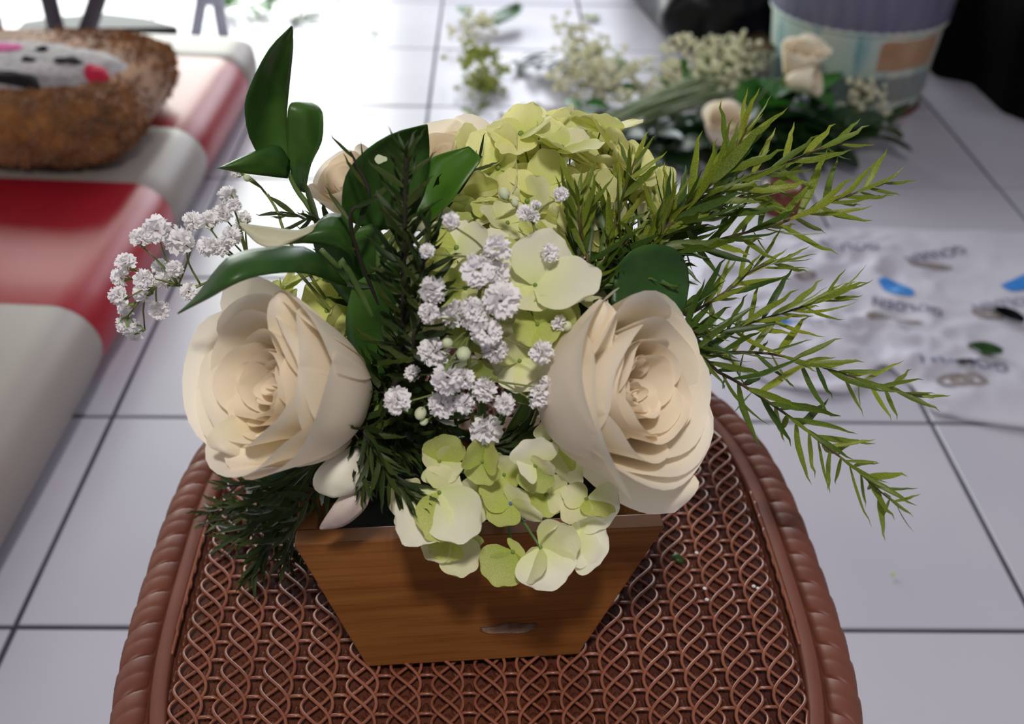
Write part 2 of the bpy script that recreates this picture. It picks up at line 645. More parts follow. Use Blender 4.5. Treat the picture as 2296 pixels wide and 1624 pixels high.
h0, h1 = BW0 / 2, BW1 / 2
TS = 0.005
board('front_board', [(-h0, 0, 0), (h0, 0, 0), (h1 + TS, 0, BH), (-h1 + TS, 0, BH)], (0, BT, 0))
board('back_board', [(-h0, BD - BT, 0), (h0, BD - BT, 0), (h1 + TS, BD - BT, BH), (-h1 + TS, BD - BT, BH)], (0, BT, 0))
e_ = 0.0003
for s in (-1, 1):
    board('side_board', [(s * h0, BT + e_, 0.0), (s * h0, BD - BT - e_, 0.0), (s * h1 + TS, BD - BT - e_, BH), (s * h1 + TS, BT + e_, BH)], (-s * BT, 0, 0))
board('base_board', [(-h0 + BT, BT, 0.0), (h0 - BT, BT, 0.0), (h0 - BT, BD - BT, 0.0), (-h0 + BT, BD - BT, 0.0)], (0, 0, 0.006))
gl = MB()
n = 40
ctr = box.matrix_world
pts = []
for i in range(n):
    a = 2 * PI * i / n
    r = 1 + 0.35 * noise.noise(V((math.cos(a) * 1.7, math.sin(a) * 1.7, 3.1)))
    pts.append(V((0.022 + 0.019 * r * math.cos(a), -0.0004, 0.030 + 0.0042 * r * math.sin(a))))
gl.add(pts + [p + V((0, -0.0004, 0)) for p in pts], [tuple(range(n, 2 * n))[::-1]] + [(i, (i + 1) % n, (i + 1) % n + n, i + n) for i in range(n)])
gl.build('glue_mark', 'smudge', box)
fo = MB()
fz = 0.092
fo.add([(-0.060, 0.0125, 0.008), (0.060, 0.0125, 0.008), (0.060, BD - 0.0125, 0.008), (-0.060, BD - 0.0125, 0.008),
        (-0.083, 0.0125, fz), (0.083, 0.0125, fz), (0.083, BD - 0.0125, fz), (-0.083, BD - 0.0125, fz)],
       [(3, 2, 1, 0), (4, 5, 6, 7), (0, 1, 5, 4), (1, 2, 6, 5), (2, 3, 7, 6), (3, 0, 4, 7)])
foam = fo.build('floral_foam', 'foam', None, smooth=False)
foam.location = fc
foam.rotation_euler = (0, 0, BR)
tag(foam, 'near-black floral foam block added as dark fill in the wooden box under the flowers', 'floral foam')
IN = V((-0.025, 0.545, 0.50))        # where the stems enter the foam
# ------------------------------------------------------------------ roses
TOCAM = V((0, -0.75, 0.66))


def rose_petal(rt, H, w, flare, droop, lift, seed, R, nu=15, nv=11):
    vs, ti = [], []
    rr = random.Random(seed)
    o1, o2 = rr.uniform(0, 50), rr.uniform(0, 50)
    skew = rr.uniform(-0.15, 0.15)
    inner = rt < 0.6 * R
    for i in range(nv):
        v = i / (nv - 1)
        t = v * PI / 2
        wid = 0.34 + 0.66 * math.sin(min(1, v * 1.35) * PI / 2)
        for j in range(nu):
            u = -1 + 2 * j / (nu - 1)
            edge = max(0, abs(u) - 0.35) / 0.65
            hh = H * (1 - 0.20 * edge ** 2.6 + 0.025 * math.sin(2.6 * u + o2) * v)
            r = rt * math.sin(t) ** 0.8
            z = hh * (1 - math.cos(t)) ** 0.9
            q = max(0, (v - 0.66) / 0.34)
            q = q * q * (1 - 0.35 * edge * edge)
            r += flare * q * (1 + 0.4 * math.sin(1.7 * u + o1))
            z -= droop * q
            r += R * 0.05 * v * noise.noise(V((u * 1.2 + o1, v * 1.6, o2)))
            r += R * 0.022 * q * math.sin(4.5 * u + o1)
            z += R * 0.05 * v * noise.noise(V((u * 1.8 + o2, v, o1)))
            a = u * w * wid + skew * v
            r *= 1 + 0.07 * u * (1 if seed % 2 else -1)
            vs.append(V((r * math.cos(a), r * math.sin(a), z + lift)))
            base = (0.95, 0.93, 0.74)
            mid = (1.0, 0.93, 0.82) if inner else (1.0, 0.955, 0.88)
            tip = (1.0, 0.955, 0.875) if inner else (1.0, 0.99, 0.955)
            if v < 0.5:
                k = v / 0.5
                c = [base[x] + (mid[x] - base[x]) * k for x in range(3)]
            else:
                k = (v - 0.5) / 0.5
                c = [mid[x] + (tip[x] - mid[x]) * k for x in range(3)]
            ti.append(c)
    return vs, grid_faces(nv, nu), ti


RINGS = [(0.07, 0.78, 2, 1.9, 0.0), (0.14, 0.82, 3, 1.45, 0.01), (0.23, 0.85, 3, 1.4, 0.02), (0.33, 0.88, 3, 1.35, 0.03), (0.44, 0.91, 4, 1.1, 0.03),
         (0.57, 0.95, 4, 1.1, 0.05), (0.72, 0.99, 4, 1.1, 0.09), (0.86, 1.0, 4, 1.05, 0.15)]


def rose(name, label, face, axis, R, H, seed, stem_to=None, rings=RINGS, group=None, extra_ring=True):
    axis = V(axis).normalized()
    base = V(face) - axis * H * 0.92
    root = thing(name, label, 'rose', base, group)
    root.rotation_euler = frame(axis, (0.2, 0.1, 1)).to_euler()
    rr = random.Random(seed)
    rings = list(rings)
    if extra_ring:
        rings.append((0.94, 0.95, 3, 1.1, 0.16))
    ph = rr.uniform(0, 6)
    for k, (fr, hh, n, w, fl) in enumerate(rings):
        ph += 0.9
        for i in range(n):
            a = ph + 2 * PI * i / n + rr.uniform(-0.15, 0.15)
            rt = R * fr * rr.uniform(0.92, 1.08)
            vs, fs, ti = rose_petal(rt, H * hh * rr.uniform(0.95, 1.03), w * rr.uniform(0.9, 1.12), R * fl * rr.uniform(0.5, 1.6), R * fl * rr.uniform(0.2, 0.9), R * 0.01 * k * 0.2, seed * 100 + k * 10 + i, R)
            off = V((rr.uniform(-1, 1), rr.uniform(-1, 1), 0)) * R * 0.10 * (1 - fr)
            rot = Matrix.Rotation(a, 3, 'Z')
            me = mesh('petal', [rot @ v + off for v in vs], fs, True, ti)
            link('petal', me, 'petal', root)
    # hip and sepals
    mb = MB()
    mb.ball((0, 0, -0.002), R * 0.17, R * 0.17, R * 0.2, 8, 12)
    link('hip', mesh('hip', mb.v, mb.f), 'calyx', root)
    for i in range(5):
        a = 2 * PI * i / 5
        vs = []
        for j in range(6):
            t = j / 5
            r = R * (0.12 + 0.45 * math.sin(t * 1.9))
            z = R * (-0.02 + 0.28 * t - 0.5 * t * t)
            for u in (-1, 0, 1):
                b = a + u * 0.22 * (1 - t) ** 0.7 / (0.4 + t)
                vs.append(V((r * math.cos(b), r * math.sin(b), z)))
        link('sepal', mesh('sepal', vs, grid_faces(6, 3)), 'calyx', root)
    if stem_to is not None:
        s = root.matrix_basis.inverted() @ V(stem_to)
        mb = MB()
        mb.tube(smooth_path([V((0, 0, 0)), V((0, 0, -0.02)), s.lerp(V((0, 0, -0.02)), 0.3), s], 10), R * 0.055, k=8)
        link('stem', mesh('stem', mb.v, mb.f), 'rstem', root)
    return root


def loft_px(name, L, Rr, yL, yR, ymid, nv=12, nu=7, tint=None, rip=0.0, seed=0):
    """A curved sheet between two edges; each edge a list of pixels with its distance, ymid pushes the middle nearer or farther."""
    n = len(L)
    fL = yL if isinstance(yL, (list, tuple)) else [yL] * n
    fR = yR if isinstance(yR, (list, tuple)) else [yR] * len(Rr)
    A = smooth_path([P(p[0], p[1], y) for p, y in zip(L, fL)], nv)
    B = smooth_path([P(p[0], p[1], y) for p, y in zip(Rr, fR)], nv)
    vs, ti = [], []
    for i in range(nv):
        v = i / (nv - 1)
        for j in range(nu):
            u = j / (nu - 1)
            p = A[i].lerp(B[i], u)
            k = math.sin(PI * u) * math.sin(PI * (0.08 + 0.84 * v))
            d = (p - V((0, 0, CAMH))).normalized()
            p = p + d * (ymid * k + rip * noise.noise(V((u * 3, v * 3, seed))))
            vs.append(p)
            ti.append(tint(u, v) if tint else (1, 1, 1))
    return vs, grid_faces(nv, nu), ti


def recenter(vs, o):
    m = o.matrix_basis.inverted()
    return [m @ V(v) for v in vs]


f1 = P(570, 858, 0.458)
r1 = rose('rose', 'large open cream rose at the bouquet front, leaning over the red and grey mat side', f1, (-0.60, -0.58, 0.55), 0.0440, 0.080, 11, IN)
f2 = P(1472, 870, 0.462)
r2 = rose('rose', 'large open cream rose at the bouquet front, below the narrow-leaved branches', f2, (0.70, -0.50, 0.50), 0.0475, 0.080, 23, IN)
ct = lambda u, v: (1.0, 0.97 - 0.03 * v, 0.90 - 0.12 * (1 - v))
# big loose outer petals of the two front roses
for root, L, Rr, yL, yR, ym, sd in (
    (r1, [(840, 900), (790, 790), (720, 710), (660, 662), (632, 650)], [(720, 960), (650, 850), (605, 750), (600, 690), (618, 657)], [0.515, 0.505, 0.495, 0.49, 0.488], [0.49, 0.475, 0.47, 0.475, 0.485], -0.012, 1),
    (r1, [(640, 940), (560, 985), (505, 1022), (515, 1050), (530, 1064)], [(810, 950), (770, 1012), (690, 1045), (600, 1048), (545, 1062)], [0.46, 0.446, 0.438, 0.436, 0.435], [0.49, 0.468, 0.455, 0.445, 0.437], -0.008, 2),
    (r1, [(520, 930), (480, 960), (463, 985), (470, 1003), (490, 1013)], [(640, 990), (610, 1030), (570, 1036), (535, 1027), (502, 1016)], [0.45, 0.44, 0.438, 0.437, 0.437], [0.47, 0.455, 0.445, 0.44, 0.438], -0.006, 3),
    (r2, [(1260, 990), (1300, 1060), (1370, 1118), (1440, 1150), (1480, 1153)], [(1420, 1010), (1510, 1040), (1565, 1075), (1555, 1112), (1512, 1150)], [0.50, 0.48, 0.462, 0.452, 0.448], [0.475, 0.455, 0.446, 0.442, 0.444], -0.008, 4),
    (r2, [(1235, 930), (1238, 830), (1275, 745), (1320, 692), (1345, 670)], [(1400, 1010), (1385, 880), (1372, 780), (1385, 710), (1362, 677)], [0.505, 0.495, 0.485, 0.48, 0.478], [0.475, 0.468, 0.468, 0.472, 0.477], -0.012, 5),
):
    bpy.context.view_layer.update()
    vs, fs, ti = loft_px('petal', L, Rr, yL, yR, ym, tint=ct, rip=0.004, seed=sd)
    link('petal', mesh('petal', recenter(vs, root), fs, True, ti), 'petal', root)
rose('rose', 'cream rosebud peeking from behind the large round leaf, beside the twin upright leaves', P(765, 395, 0.635), (-0.5, -0.3, 0.8), 0.030, 0.05, 31, V((-0.06, 0.57, 0.5)), RINGS[:7], extra_ring=False)
rose('rose', 'cream rose with ragged rim at the back of the bouquet, above the bright green leaf', P(1005, 335, 0.645), (0.0, -0.25, 0.95), 0.036, 0.055, 37, V((-0.03, 0.58, 0.5)), RINGS[:7], extra_ring=False)

# ------------------------------------------------------------------ hydrangeas
def sepal_mesh(seed, cup=0.25):
    rr = random.Random(seed)
    vs, ti = [], []
    nu, nv = 11, 10
    o = rr.uniform(0, 40)
    for i in range(nv):
        v = i / (nv - 1)
        w = 0.56 * math.sin(PI * (0.09 + 0.74 * v ** 0.85)) ** 0.75
        if i == 0:
            w = 0.10
        for j in range(nu):
            u = -1 + 2 * j / (nu - 1)
            x = v - 0.24 * v * v * (1 - math.sqrt(max(0, 1 - 0.98 * u * u))) + 0.02 * math.cos(u * 5 + o) * v
            z = cup * (0.45 * u * u * w + 0.35 * v * v) + 0.10 * noise.noise(V((u * 1.5, v * 1.7, o))) * v
            vs.append(V((x, u * w, z)))
            k = min(1, v * 1.5)
            c = (0.90 + 0.10 * k, 0.98 + 0.02 * k, 0.62 + 0.38 * k)
            ti.append(c)
    return mesh('petal', vs, grid_faces(nv, nu), True, ti)


SEP = {}
for mname in ('hyd_y', 'hyd_p', 'hyd_g', 'hyd_w'):
    SEP[mname] = []
    for q in range(4):
        me = sepal_mesh(100 + q * 7, (0.1, 0.25, 0.45, -0.12)[q])
        me.materials.append(MT[mname])
        SEP[mname].append(me)
_fc = MB()
_fc.ball((0, 0, 0.03), 0.075, n=5, m=8)
fl_center_me = {}
for k in ('calyx', 'blueb'):
    fl_center_me[k] = mesh('floret', _fc.v, _fc.f)
    fl_center_me[k].materials.append(MT[k])


def floret(root, pos, nrm, size, mats, rr, spin=None, npet=4, openness=0.0, ctr='calyx'):
    """part: the tiny eye of the floret; sub-parts: its sepals."""
    inv_ = root.matrix_basis.inverted()
    m = Matrix.Translation(pos) @ frame(nrm, (rr.uniform(-1, 1), rr.uniform(-1, 1), rr.uniform(-1, 1))).to_4x4()
    o = link('floret', fl_center_me[ctr], None, root, inv_ @ m @ Matrix.Scale(size, 4))
    a0 = spin if spin is not None else rr.uniform(0, 6)
    for i in range(npet):
        mm = Matrix.Rotation(a0 + 2 * PI * i / npet + rr.uniform(-.15, .15), 4, 'Z') @ Matrix.Rotation(-0.12 - openness + rr.uniform(-.3, .22), 4, 'Y') @ Matrix.Rotation(rr.uniform(-.25, .25), 4, 'X') @ Matrix.Scale(rr.uniform(0.85, 1.12), 4)
        link('petal', rr.choice(SEP[rr.choice(mats)]), None, o, mm)
    return o


def hydrangea(label, c, rad, n, size, mats, seed, stem_to=IN, up=(0, -0.35, 0.93), spread=1.75, squash=0.8):
    root = thing('hydrangea', label, 'hydrangea', c)
    bpy.context.view_layer.update()
    rr = random.Random(seed)
    up = V(up).normalized()
    F = frame(up)
    st = MB()
    for i in range(n):
        t = (i + 0.5) / n
        th = spread * math.sqrt(t)
        ph = i * 2.39996 + rr.uniform(-.2, .2)
        d = F @ V((math.sin(th) * math.cos(ph), math.sin(th) * math.sin(ph), math.cos(th)))
        p = V(c) + V((d.x * rad, d.y * rad * squash, d.z * rad * squash)) * rr.uniform(0.86, 1.1) * (0.72 if i % 3 == 2 else 1.0)
        nrm = (d + V((rr.uniform(-.5, .5), rr.uniform(-.5, .5), rr.uniform(-.3, .5)))).normalized()
        floret(root, p, nrm, size * rr.uniform(0.85, 1.15), mats, rr)
        lo = V(c) - up * rad * 0.9
        st.tube([lo - V(c), (p + lo) * 0.5 - V(c) - up * rad * .1, p - V(c) - nrm * size * 0.05], 0.0007, 0.0005, k=5)
    st.tube(smooth_path([V(c) - up * rad * 0.9 - V(c), (V(c) - up * rad * 1.1).lerp(V(stem_to), 0.5) - V(c), V(stem_to) - V(c)], 6), 0.003, k=7)
    link('stem', mesh('stem', st.v, st.f), 'rstem', root)
    return root


hydrangea('bright yellow-green hydrangea head at the back of the bouquet, behind the narrow leaves', P(1235, 465, 0.625), 0.064, 60, 0.0215, ['hyd_y', 'hyd_y', 'hyd_p'], 5, V((0.0, 0.57, 0.5)), up=(-0.1, -0.4, 0.9))
hydrangea('pale green hydrangea head in the middle, behind the white gypsophila blossoms', P(1105, 640, 0.555), 0.054, 44, 0.020, ['hyd_p', 'hyd_g', 'hyd_w', 'hyd_p'], 9, IN, up=(0.0, -0.75, 0.66))
hydrangea('small yellowish hydrangea head half hidden behind the mat-side front rose', P(735, 690, 0.575), 0.030, 12, 0.018, ['hyd_y', 'hyd_g'], 13, V((-0.06, 0.56, 0.5)))

# the front head, spilling over the box; each floret: centre, its petals' tips, all by eye
HF = P(1125, 1120, 0.495)
hf = thing('hydrangea', 'cream and green hydrangea florets spilling over the front edge of the box', 'hydrangea', HF)
bpy.context.view_layer.update()
hs = MB()


def aim_sepal(par_m, o, base, tip, width, mat, roll, q):
    d = tip - base
    L = d.length
    x = d.normalized()
    z = (V((0, 0, CAMH)) - base).normalized()
    z = Matrix.Rotation(roll, 3, x) @ z
    z = (z - x * z.dot(x)).normalized()
    y = z.cross(x)
    m = Matrix((x * L, y * width * 1.26, z * L)).transposed().to_4x4()
    m.translation = base
    link('petal', SEP[mat][q % 4], None, o, par_m.inverted() @ m)


front = [
    # centre(px,py,y), [(tip px,py,y, width m, mat, roll)]
    ((985, 1105, 0.450), [(905, 1218, 0.436, 0.0235, 'hyd_w', 0.2), (975, 1215, 0.434, 0.019, 'hyd_g', -0.3), (1062, 1205, 0.436, 0.0235, 'hyd_w', 0.15), (1015, 1050, 0.462, 0.018, 'hyd_p', 0.3)]),
    ((1008, 1212, 0.455), [(950, 1245, 0.450, 0.016, 'hyd_p', 0.5), (1052, 1285, 0.447, 0.018, 'hyd_p', -0.1), (985, 1255, 0.444, 0.016, 'hyd_g', 0.2), (1083, 1215, 0.458, 0.012, 'hyd_g', 0.6)]),
    ((1150, 1238, 0.449), [(1098, 1300, 0.443, 0.020, 'hyd_g', 0.1), (1125, 1300, 0.444, 0.016, 'hyd_g', -0.2), (1152, 1290, 0.450, 0.013, 'hyd_g', 0.5), (1170, 1225, 0.450, 0.012, 'hyd_g', 0.3)]),
    ((1212, 1228, 0.443), [(1175, 1305, 0.431, 0.016, 'hyd_p', 0.9), (1238, 1324, 0.428, 0.0245, 'hyd_w', 0.05), (1298, 1195, 0.444, 0.021, 'hyd_p', 0.4), (1252, 1165, 0.450, 0.012, 'hyd_p', 1.1)]),
    ((1290, 1215, 0.450), [(1362, 1238, 0.447, 0.024, 'hyd_w', 0.2), (1320, 1265, 0.444, 0.018, 'hyd_w', -0.3), (1330, 1190, 0.455, 0.016, 'hyd_p', 0.3)]),
    ((1315, 1120, 0.462), [(1380, 1160, 0.455, 0.024, 'hyd_w', 0.3), (1275, 1180, 0.450, 0.015, 'hyd_p', 0.7), (1372, 1150, 0.449, 0.015, 'hyd_g', -0.9), (1260, 1100, 0.468, 0.012, 'hyd_p', 0.4)]),
    ((1145, 1130, 0.462), [(1105, 1180, 0.450, 0.016, 'hyd_g', 0.3), (1215, 1168, 0.450, 0.012, 'hyd_p', 1.0), (1180, 1105, 0.462, 0.015, 'hyd_p', 0.2), (1075, 1090, 0.466, 0.015, 'hyd_g', 0.4)]),
    ((1200, 1045, 0.462), [(1195, 985, 0.463, 0.019, 'hyd_w', 0.1), (1240, 1040, 0.455, 0.012, 'hyd_p', 0.8), (1160, 1050, 0.458, 0.015, 'hyd_w', 0.4), (1205, 1098, 0.462, 0.015, 'hyd_g', 0.2)]),
    ((1082, 1035, 0.466), [(1058, 990, 0.462, 0.017, 'hyd_g', 0.3), (1120, 1010, 0.459, 0.015, 'hyd_g', -0.3), (1090, 1085, 0.462, 0.016, 'hyd_g', 0.5)]),
    ((985, 1035, 0.468), [(1012, 970, 0.468, 0.017, 'hyd_g', 0.2), (950, 1050, 0.459, 0.015, 'hyd_p', 0.3), (1000, 1085, 0.455, 0.017, 'hyd_p', 0.0), (1040, 1000, 0.47, 0.012, 'hyd_p', 0.8)]),
    ((930, 1130, 0.462), [(880, 1160, 0.450, 0.020, 'hyd_w', 0.3), (900, 1090, 0.459, 0.016, 'hyd_p', 0.4), (945, 1195, 0.447, 0.019, 'hyd_w', 0.0)]),
    ((1225, 1110, 0.468), [(1180, 1090, 0.468, 0.015, 'hyd_g', 0.3), (1260, 1140, 0.462, 0.016, 'hyd_p', 0.2), (1230, 1060, 0.468, 0.016, 'hyd_p', 0.3), (1215, 1160, 0.459, 0.014, 'hyd_g', -0.4)]),
    ((1130, 1065, 0.478), [(1090, 1050, 0.474, 0.016, 'hyd_p', 0.3), (1165, 1085, 0.47, 0.016, 'hyd_g', 0.2), (1140, 1015, 0.478, 0.016, 'hyd_p', 0.0)]),
    ((1060, 1125, 0.468), [(1030, 1080, 0.466, 0.016, 'hyd_p', 0.3), (1090, 1170, 0.458, 0.016, 'hyd_p', 0.2), (1100, 1100, 0.468, 0.014, 'hyd_g', 0.0)]),
    ((1240, 985, 0.480), [(1235, 925, 0.482, 0.016, 'hyd_w', 0.2), (1275, 1060, 0.476, 0.014, 'hyd_g', 0.7), (1300, 1090, 0.476, 0.013, 'hyd_p', 0.4)]),
]
for k, (c, tips) in enumerate(front):
    cc = P(*c)
    m = Matrix.Translation(cc - HF) @ frame((0, -.6, .8)).to_4x4() @ Matrix.Scale(0.016, 4)
    o = link('floret', fl_center_me['blueb' if k in (6,) else 'calyx'], None, hf, m)
    hs.tube([V((0, 0.01, -0.02)), (cc - HF) * 0.5 + V((0, 0, 0.004)), cc - HF], 0.0012, 0.0008, k=5)
    for q, (px, py, y, w, mt, roll) in enumerate(tips):
        aim_sepal(Matrix.Translation(HF) @ m, o, cc, P(px, py, y), w, mt, roll, q + k)
for px, py in ((1112, 1120), (1196, 1140)):
    bm_ = MB()
    bm_.ball(P(px, py, 0.47) - HF, 0.0028, n=6, m=8)
    link('bud', mesh('bud', bm_.v, bm_.f), 'blueb', hf)
hs.tube(smooth_path([V((0, 0.01, -0.02)), (IN - HF) * 0.5, IN - HF], 6), 0.003, k=7)
link('stem', mesh('stem', hs.v, hs.f), 'rstem', hf)

# a pair of broad white florets right of the gypsophila
HW = P(1215, 640, 0.505)
hw = thing('hydrangea', 'broad white hydrangea sepals beside the gypsophila, above the branch-side front rose', 'hydrangea', HW)
bpy.context.view_layer.update()
wm = Matrix.Translation(HW)
ws = MB()
for k, (c, tips) in enumerate([
    ((1200, 640, 0.500), [(1235, 515, 0.515, 0.028, 'hyd_w', 0.5), (1352, 640, 0.490, 0.024, 'hyd_w', -0.6), (1190, 700, 0.49, 0.022, 'hyd_p', 0.2), (1110, 600, 0.51, 0.022, 'hyd_p', 0.3)]),
    ((1205, 728, 0.492), [(1285, 690, 0.49, 0.020, 'hyd_g', 0.3), (1262, 750, 0.482, 0.020, 'hyd_g', -0.2), (1150, 745, 0.49, 0.016, 'hyd_g', 0.5)]),
    ((1165, 810, 0.488), [(1140, 750, 0.492, 0.018, 'hyd_p', 0.3), (1215, 830, 0.482, 0.020, 'hyd_p', -0.4), (1130, 860, 0.485, 0.020, 'hyd_p', 0.1), (1180, 880, 0.478, 0.020, 'hyd_w', 0.3)]),
]):
    cc = P(*c)
    m = Matrix.Translation(cc - HW) @ frame((0, -.6, .8)).to_4x4() @ Matrix.Scale(0.016, 4)
    o = link('floret', fl_center_me['calyx'], None, hw, m)
    ws.tube([IN - HW, (cc - HW + IN - HW) * 0.5, cc - HW], 0.0015, 0.0009, k=5)
    for q, (px, py, y, w, mt, roll) in enumerate(tips):
        aim_sepal(wm @ m, o, cc, P(px, py, y), w, mt, roll, q + k)
link('stem', mesh('stem', ws.v, ws.f), 'rstem', hw)

# ------------------------------------------------------------------ gypsophila
def gyp_mesh(seed, n=46):
    rr = random.Random(seed)
    vs, fs = [], []
    for i in range(n):
        t = (i + 0.5) / n
        th = math.acos(1 - 1.55 * t)
        ph = i * 2.39996
        d = V((math.sin(th) * math.cos(ph), math.sin(th) * math.sin(ph), math.cos(th)))
        F = frame(d, (rr.uniform(-1, 1), rr.uniform(-1, 1), rr.uniform(-1, 1)))
        L = rr.uniform(0.82, 1.08)
        w = rr.uniform(0.22, 0.36)
        o = len(vs)
        loc = [(0, 0, 0.2), (-w, 0.06, 0.72 * L), (w, -0.06, 0.72 * L), (-w * 0.8, 0.22, L * 0.97), (-w * 0.1, 0.12, L * 0.88), (w * 0.5, 0.2, L), (w * 1.0, 0.05, L * 0.92)]
        vs += [F @ V(p) for p in loc]
        fs += [(o, o + 2, o + 1), (o + 1, o + 4, o + 3), (o + 1, o + 2, o + 4), (o + 2, o + 5, o + 4), (o + 2, o + 6, o + 5)]
    me = mesh('blossom', vs, fs, False)
    me.materials.append(MT['gyp'])
    return me


GYP = [gyp_mesh(s) for s in range(5)]
_b = MB()
_b.ball((0, 0, 0.15), 0.8, 0.8, 0.95, 7, 9)
GBUD = mesh('bud', _b.v, _b.f)
GBUD.materials.append(MT['gypbud'])
_b = MB()
for i in range(5):
    a = 2 * PI * i / 5
    pts = []
    for j in range(4):
        t = j / 3
        r = 0.2 + 0.62 * t
        z = -0.75 + 0.75 * t * t
        for u in (-1, 1):
            b = a + u * 0.42 * (1 - 0.85 * t)
            pts.append((r * math.cos(b), r * math.sin(b), z))
    _b.add(pts, grid_faces(4, 2))
_b.tube([(0, 0, -1.0), (0, 0, -0.7)], 0.08, 0.25, k=6)
GCAL = mesh('calyx', _b.v, _b.f)
GCAL.materials.append(MT['calyx'])


def gypsophila(label, base, hubs, flowers, seed, dia_scale=1.0, r=0.0007):
    """hubs: points along the main stem; flowers: (px,py,y,dia_px,kind)."""
    rr = random.Random(seed)
    root = thing('gypsophila_sprig', label, 'gypsophila', base)
    bpy.context.view_layer.update()
    b0 = V(base)
    H_ = [P(*h) for h in hubs]
    st = MB()
    st.tube([p - b0 for p in smooth_path([b0] + H_, 14)], r * 1.7, r, k=6)
    for (px, py, y, dpx, kind) in flowers:
        p = P(px, py, y)
        hb = min(H_, key=lambda h: (h - p).length + rr.uniform(0, 0.012))
        rad = dpx * 0.5 * (p - V((0, 0, CAMH))).dot(_fw) / FPX * dia_scale
        away = (p - hb).normalized()
        n = (away * 0.9 + TOCAM * rr.uniform(0.1, 0.9) + V((rr.uniform(-.4, .4), rr.uniform(-.4, .4), rr.uniform(-.2, .4)))).normalized()
        m = Matrix.Translation(p - b0) @ frame(n, (rr.uniform(-1, 1), rr.uniform(-1, 1), 0.3)).to_4x4() @ Matrix.Scale(rad, 4)
        o = link('bud' if kind == 'b' else 'blossom', GBUD if kind == 'b' else rr.choice(GYP), None, root, m)
        link('calyx', GCAL, None, o)
        tail = p - n * rad * 0.9
        mid = hb.lerp(tail, 0.5) + V((rr.uniform(-1, 1), rr.uniform(-1, 1), rr.uniform(-.2, 1))) * (tail - hb).length * 0.10
        st.tube([q - b0 for q in smooth_path([hb, mid, tail], 7)], r, r * 0.7, k=5)
    link('stem', mesh('stem', st.v, st.f), 'gstem', root)
    return root


gl_ = [(511, 440, 40), (525, 462, 30), (499, 478, 40), (431, 497, 40), (468, 494, 42), (352, 515, 56), (317, 533, 44), (402, 540, 58), (465, 552, 40), (495, 555, 38), (520, 531, 42), (545, 492, 34),
       (283, 592, 42), (271, 622, 38), (323, 626, 40), (360, 600, 34), (391, 604, 36), (366, 630, 36), (320, 657, 38), (266, 664, 40), (283, 692, 36), (357, 695, 40), (283, 728, 40), (302, 742, 40), (424, 655, 36), (533, 515, 30)]
gypsophila('white gypsophila spray reaching sideways over the red mat', IN, [(700, 640, 0.56), (560, 600, 0.565), (450, 640, 0.57), (400, 640, 0.57), (350, 640, 0.575)],
           [(x, y, 0.57 + random.uniform(-.02, .02), d * 1.22, 'f') for x, y, d in gl_], 3)
gc_ = [(1114, 560, 66), (1072, 607, 76), (1116, 612, 58), (1125, 674, 84), (1024, 708, 70), (1066, 712, 62), (1090, 745, 66), (1110, 785, 56), (973, 650, 66), (963, 702, 48), (973, 788, 70), (1005, 848, 72),
       (992, 905, 66), (891, 899, 62), (1084, 874, 60), (1088, 962, 76), (1205, 892, 54), (1232, 868, 60), (1213, 790, 54), (1130, 905, 50), (1011, 495, 40), (957, 563, 34), (1042, 905, 50), (1060, 690, 50), (1040, 850, 50)]
gypsophila('cluster of full white gypsophila blossoms at the centre of the bouquet front', IN, [(1060, 960, 0.50), (1050, 850, 0.485), (1060, 740, 0.485), (1080, 640, 0.49), (1100, 580, 0.495)],
           [(x, y, 0.462 + 0.03 * max(0, (900 - y) / 400) + random.uniform(-.008, .008), d * 1.08, 'f') for x, y, d in gc_] +
           [(1040, 792, 0.466, 42, 'b'), (944, 925, 0.468, 34, 'b'), (925, 838, 0.475, 40, 'f'), (952, 945, 0.468, 22, 'b'), (1005, 770, 0.47, 30, 'b')], 4)
gypsophila('thin gypsophila stems with small buds in front of the yellow-green hydrangea', IN, [(1190, 720, 0.50), (1195, 600, 0.515), (1200, 530, 0.525), (1195, 500, 0.53)],
           [(1132, 437, 0.535, 32, 'b'), (1155, 457, 0.535, 22, 'b'), (1202, 461, 0.535, 28, 'f'), (1178, 478, 0.53, 40, 'f'), (1196, 486, 0.53, 34, 'f'), (1257, 437, 0.54, 38, 'f'), (1232, 568, 0.505, 46, 'f'), (1254, 724, 0.485, 40, 'f'), (1270, 732, 0.485, 30, 'b')], 6)
gypsophila('gypsophila spray at the back, between the hydrangea and the narrow-leaved branch', V((0.0, 0.57, 0.5)), [(1340, 560, 0.60), (1380, 450, 0.63), (1400, 400, 0.64), (1420, 380, 0.64)],
           [(1375, 323, 0.65, 32, 'f'), (1340, 338, 0.65, 34, 'f'), (1390, 384, 0.645, 40, 'f'), (1430, 348, 0.65, 32, 'f'), (1468, 418, 0.645, 36, 'f'), (1462, 440, 0.645, 40, 'f'), (1445, 432, 0.645, 34, 'f'), (1400, 376, 0.648, 34, 'f'), (1490, 425, 0.645, 30, 'f')], 8)
gypsophila('lone gypsophila stem with a few buds below the small pointed leaf', IN, [(690, 610, 0.57), (620, 470, 0.585), (585, 420, 0.59)], [(532, 388, 0.59, 30, 'f'), (555, 400, 0.59, 20, 'b'), (515, 380, 0.592, 18, 'b')], 12)
# ------------------------------------------------------------------ broad leaves
def vein_leaf(name, L, Rr, yL, yR, ymid, mat, parent, seed=0, nv=16, nu=9):
    vs, fs, ti = loft_px(name, L, Rr, yL, yR, ymid, nv, nu, rip=0.002, seed=seed)
    o = link(name, mesh(name, recenter(vs, parent), fs), mat, parent)
    return solid(o, 0.0005)


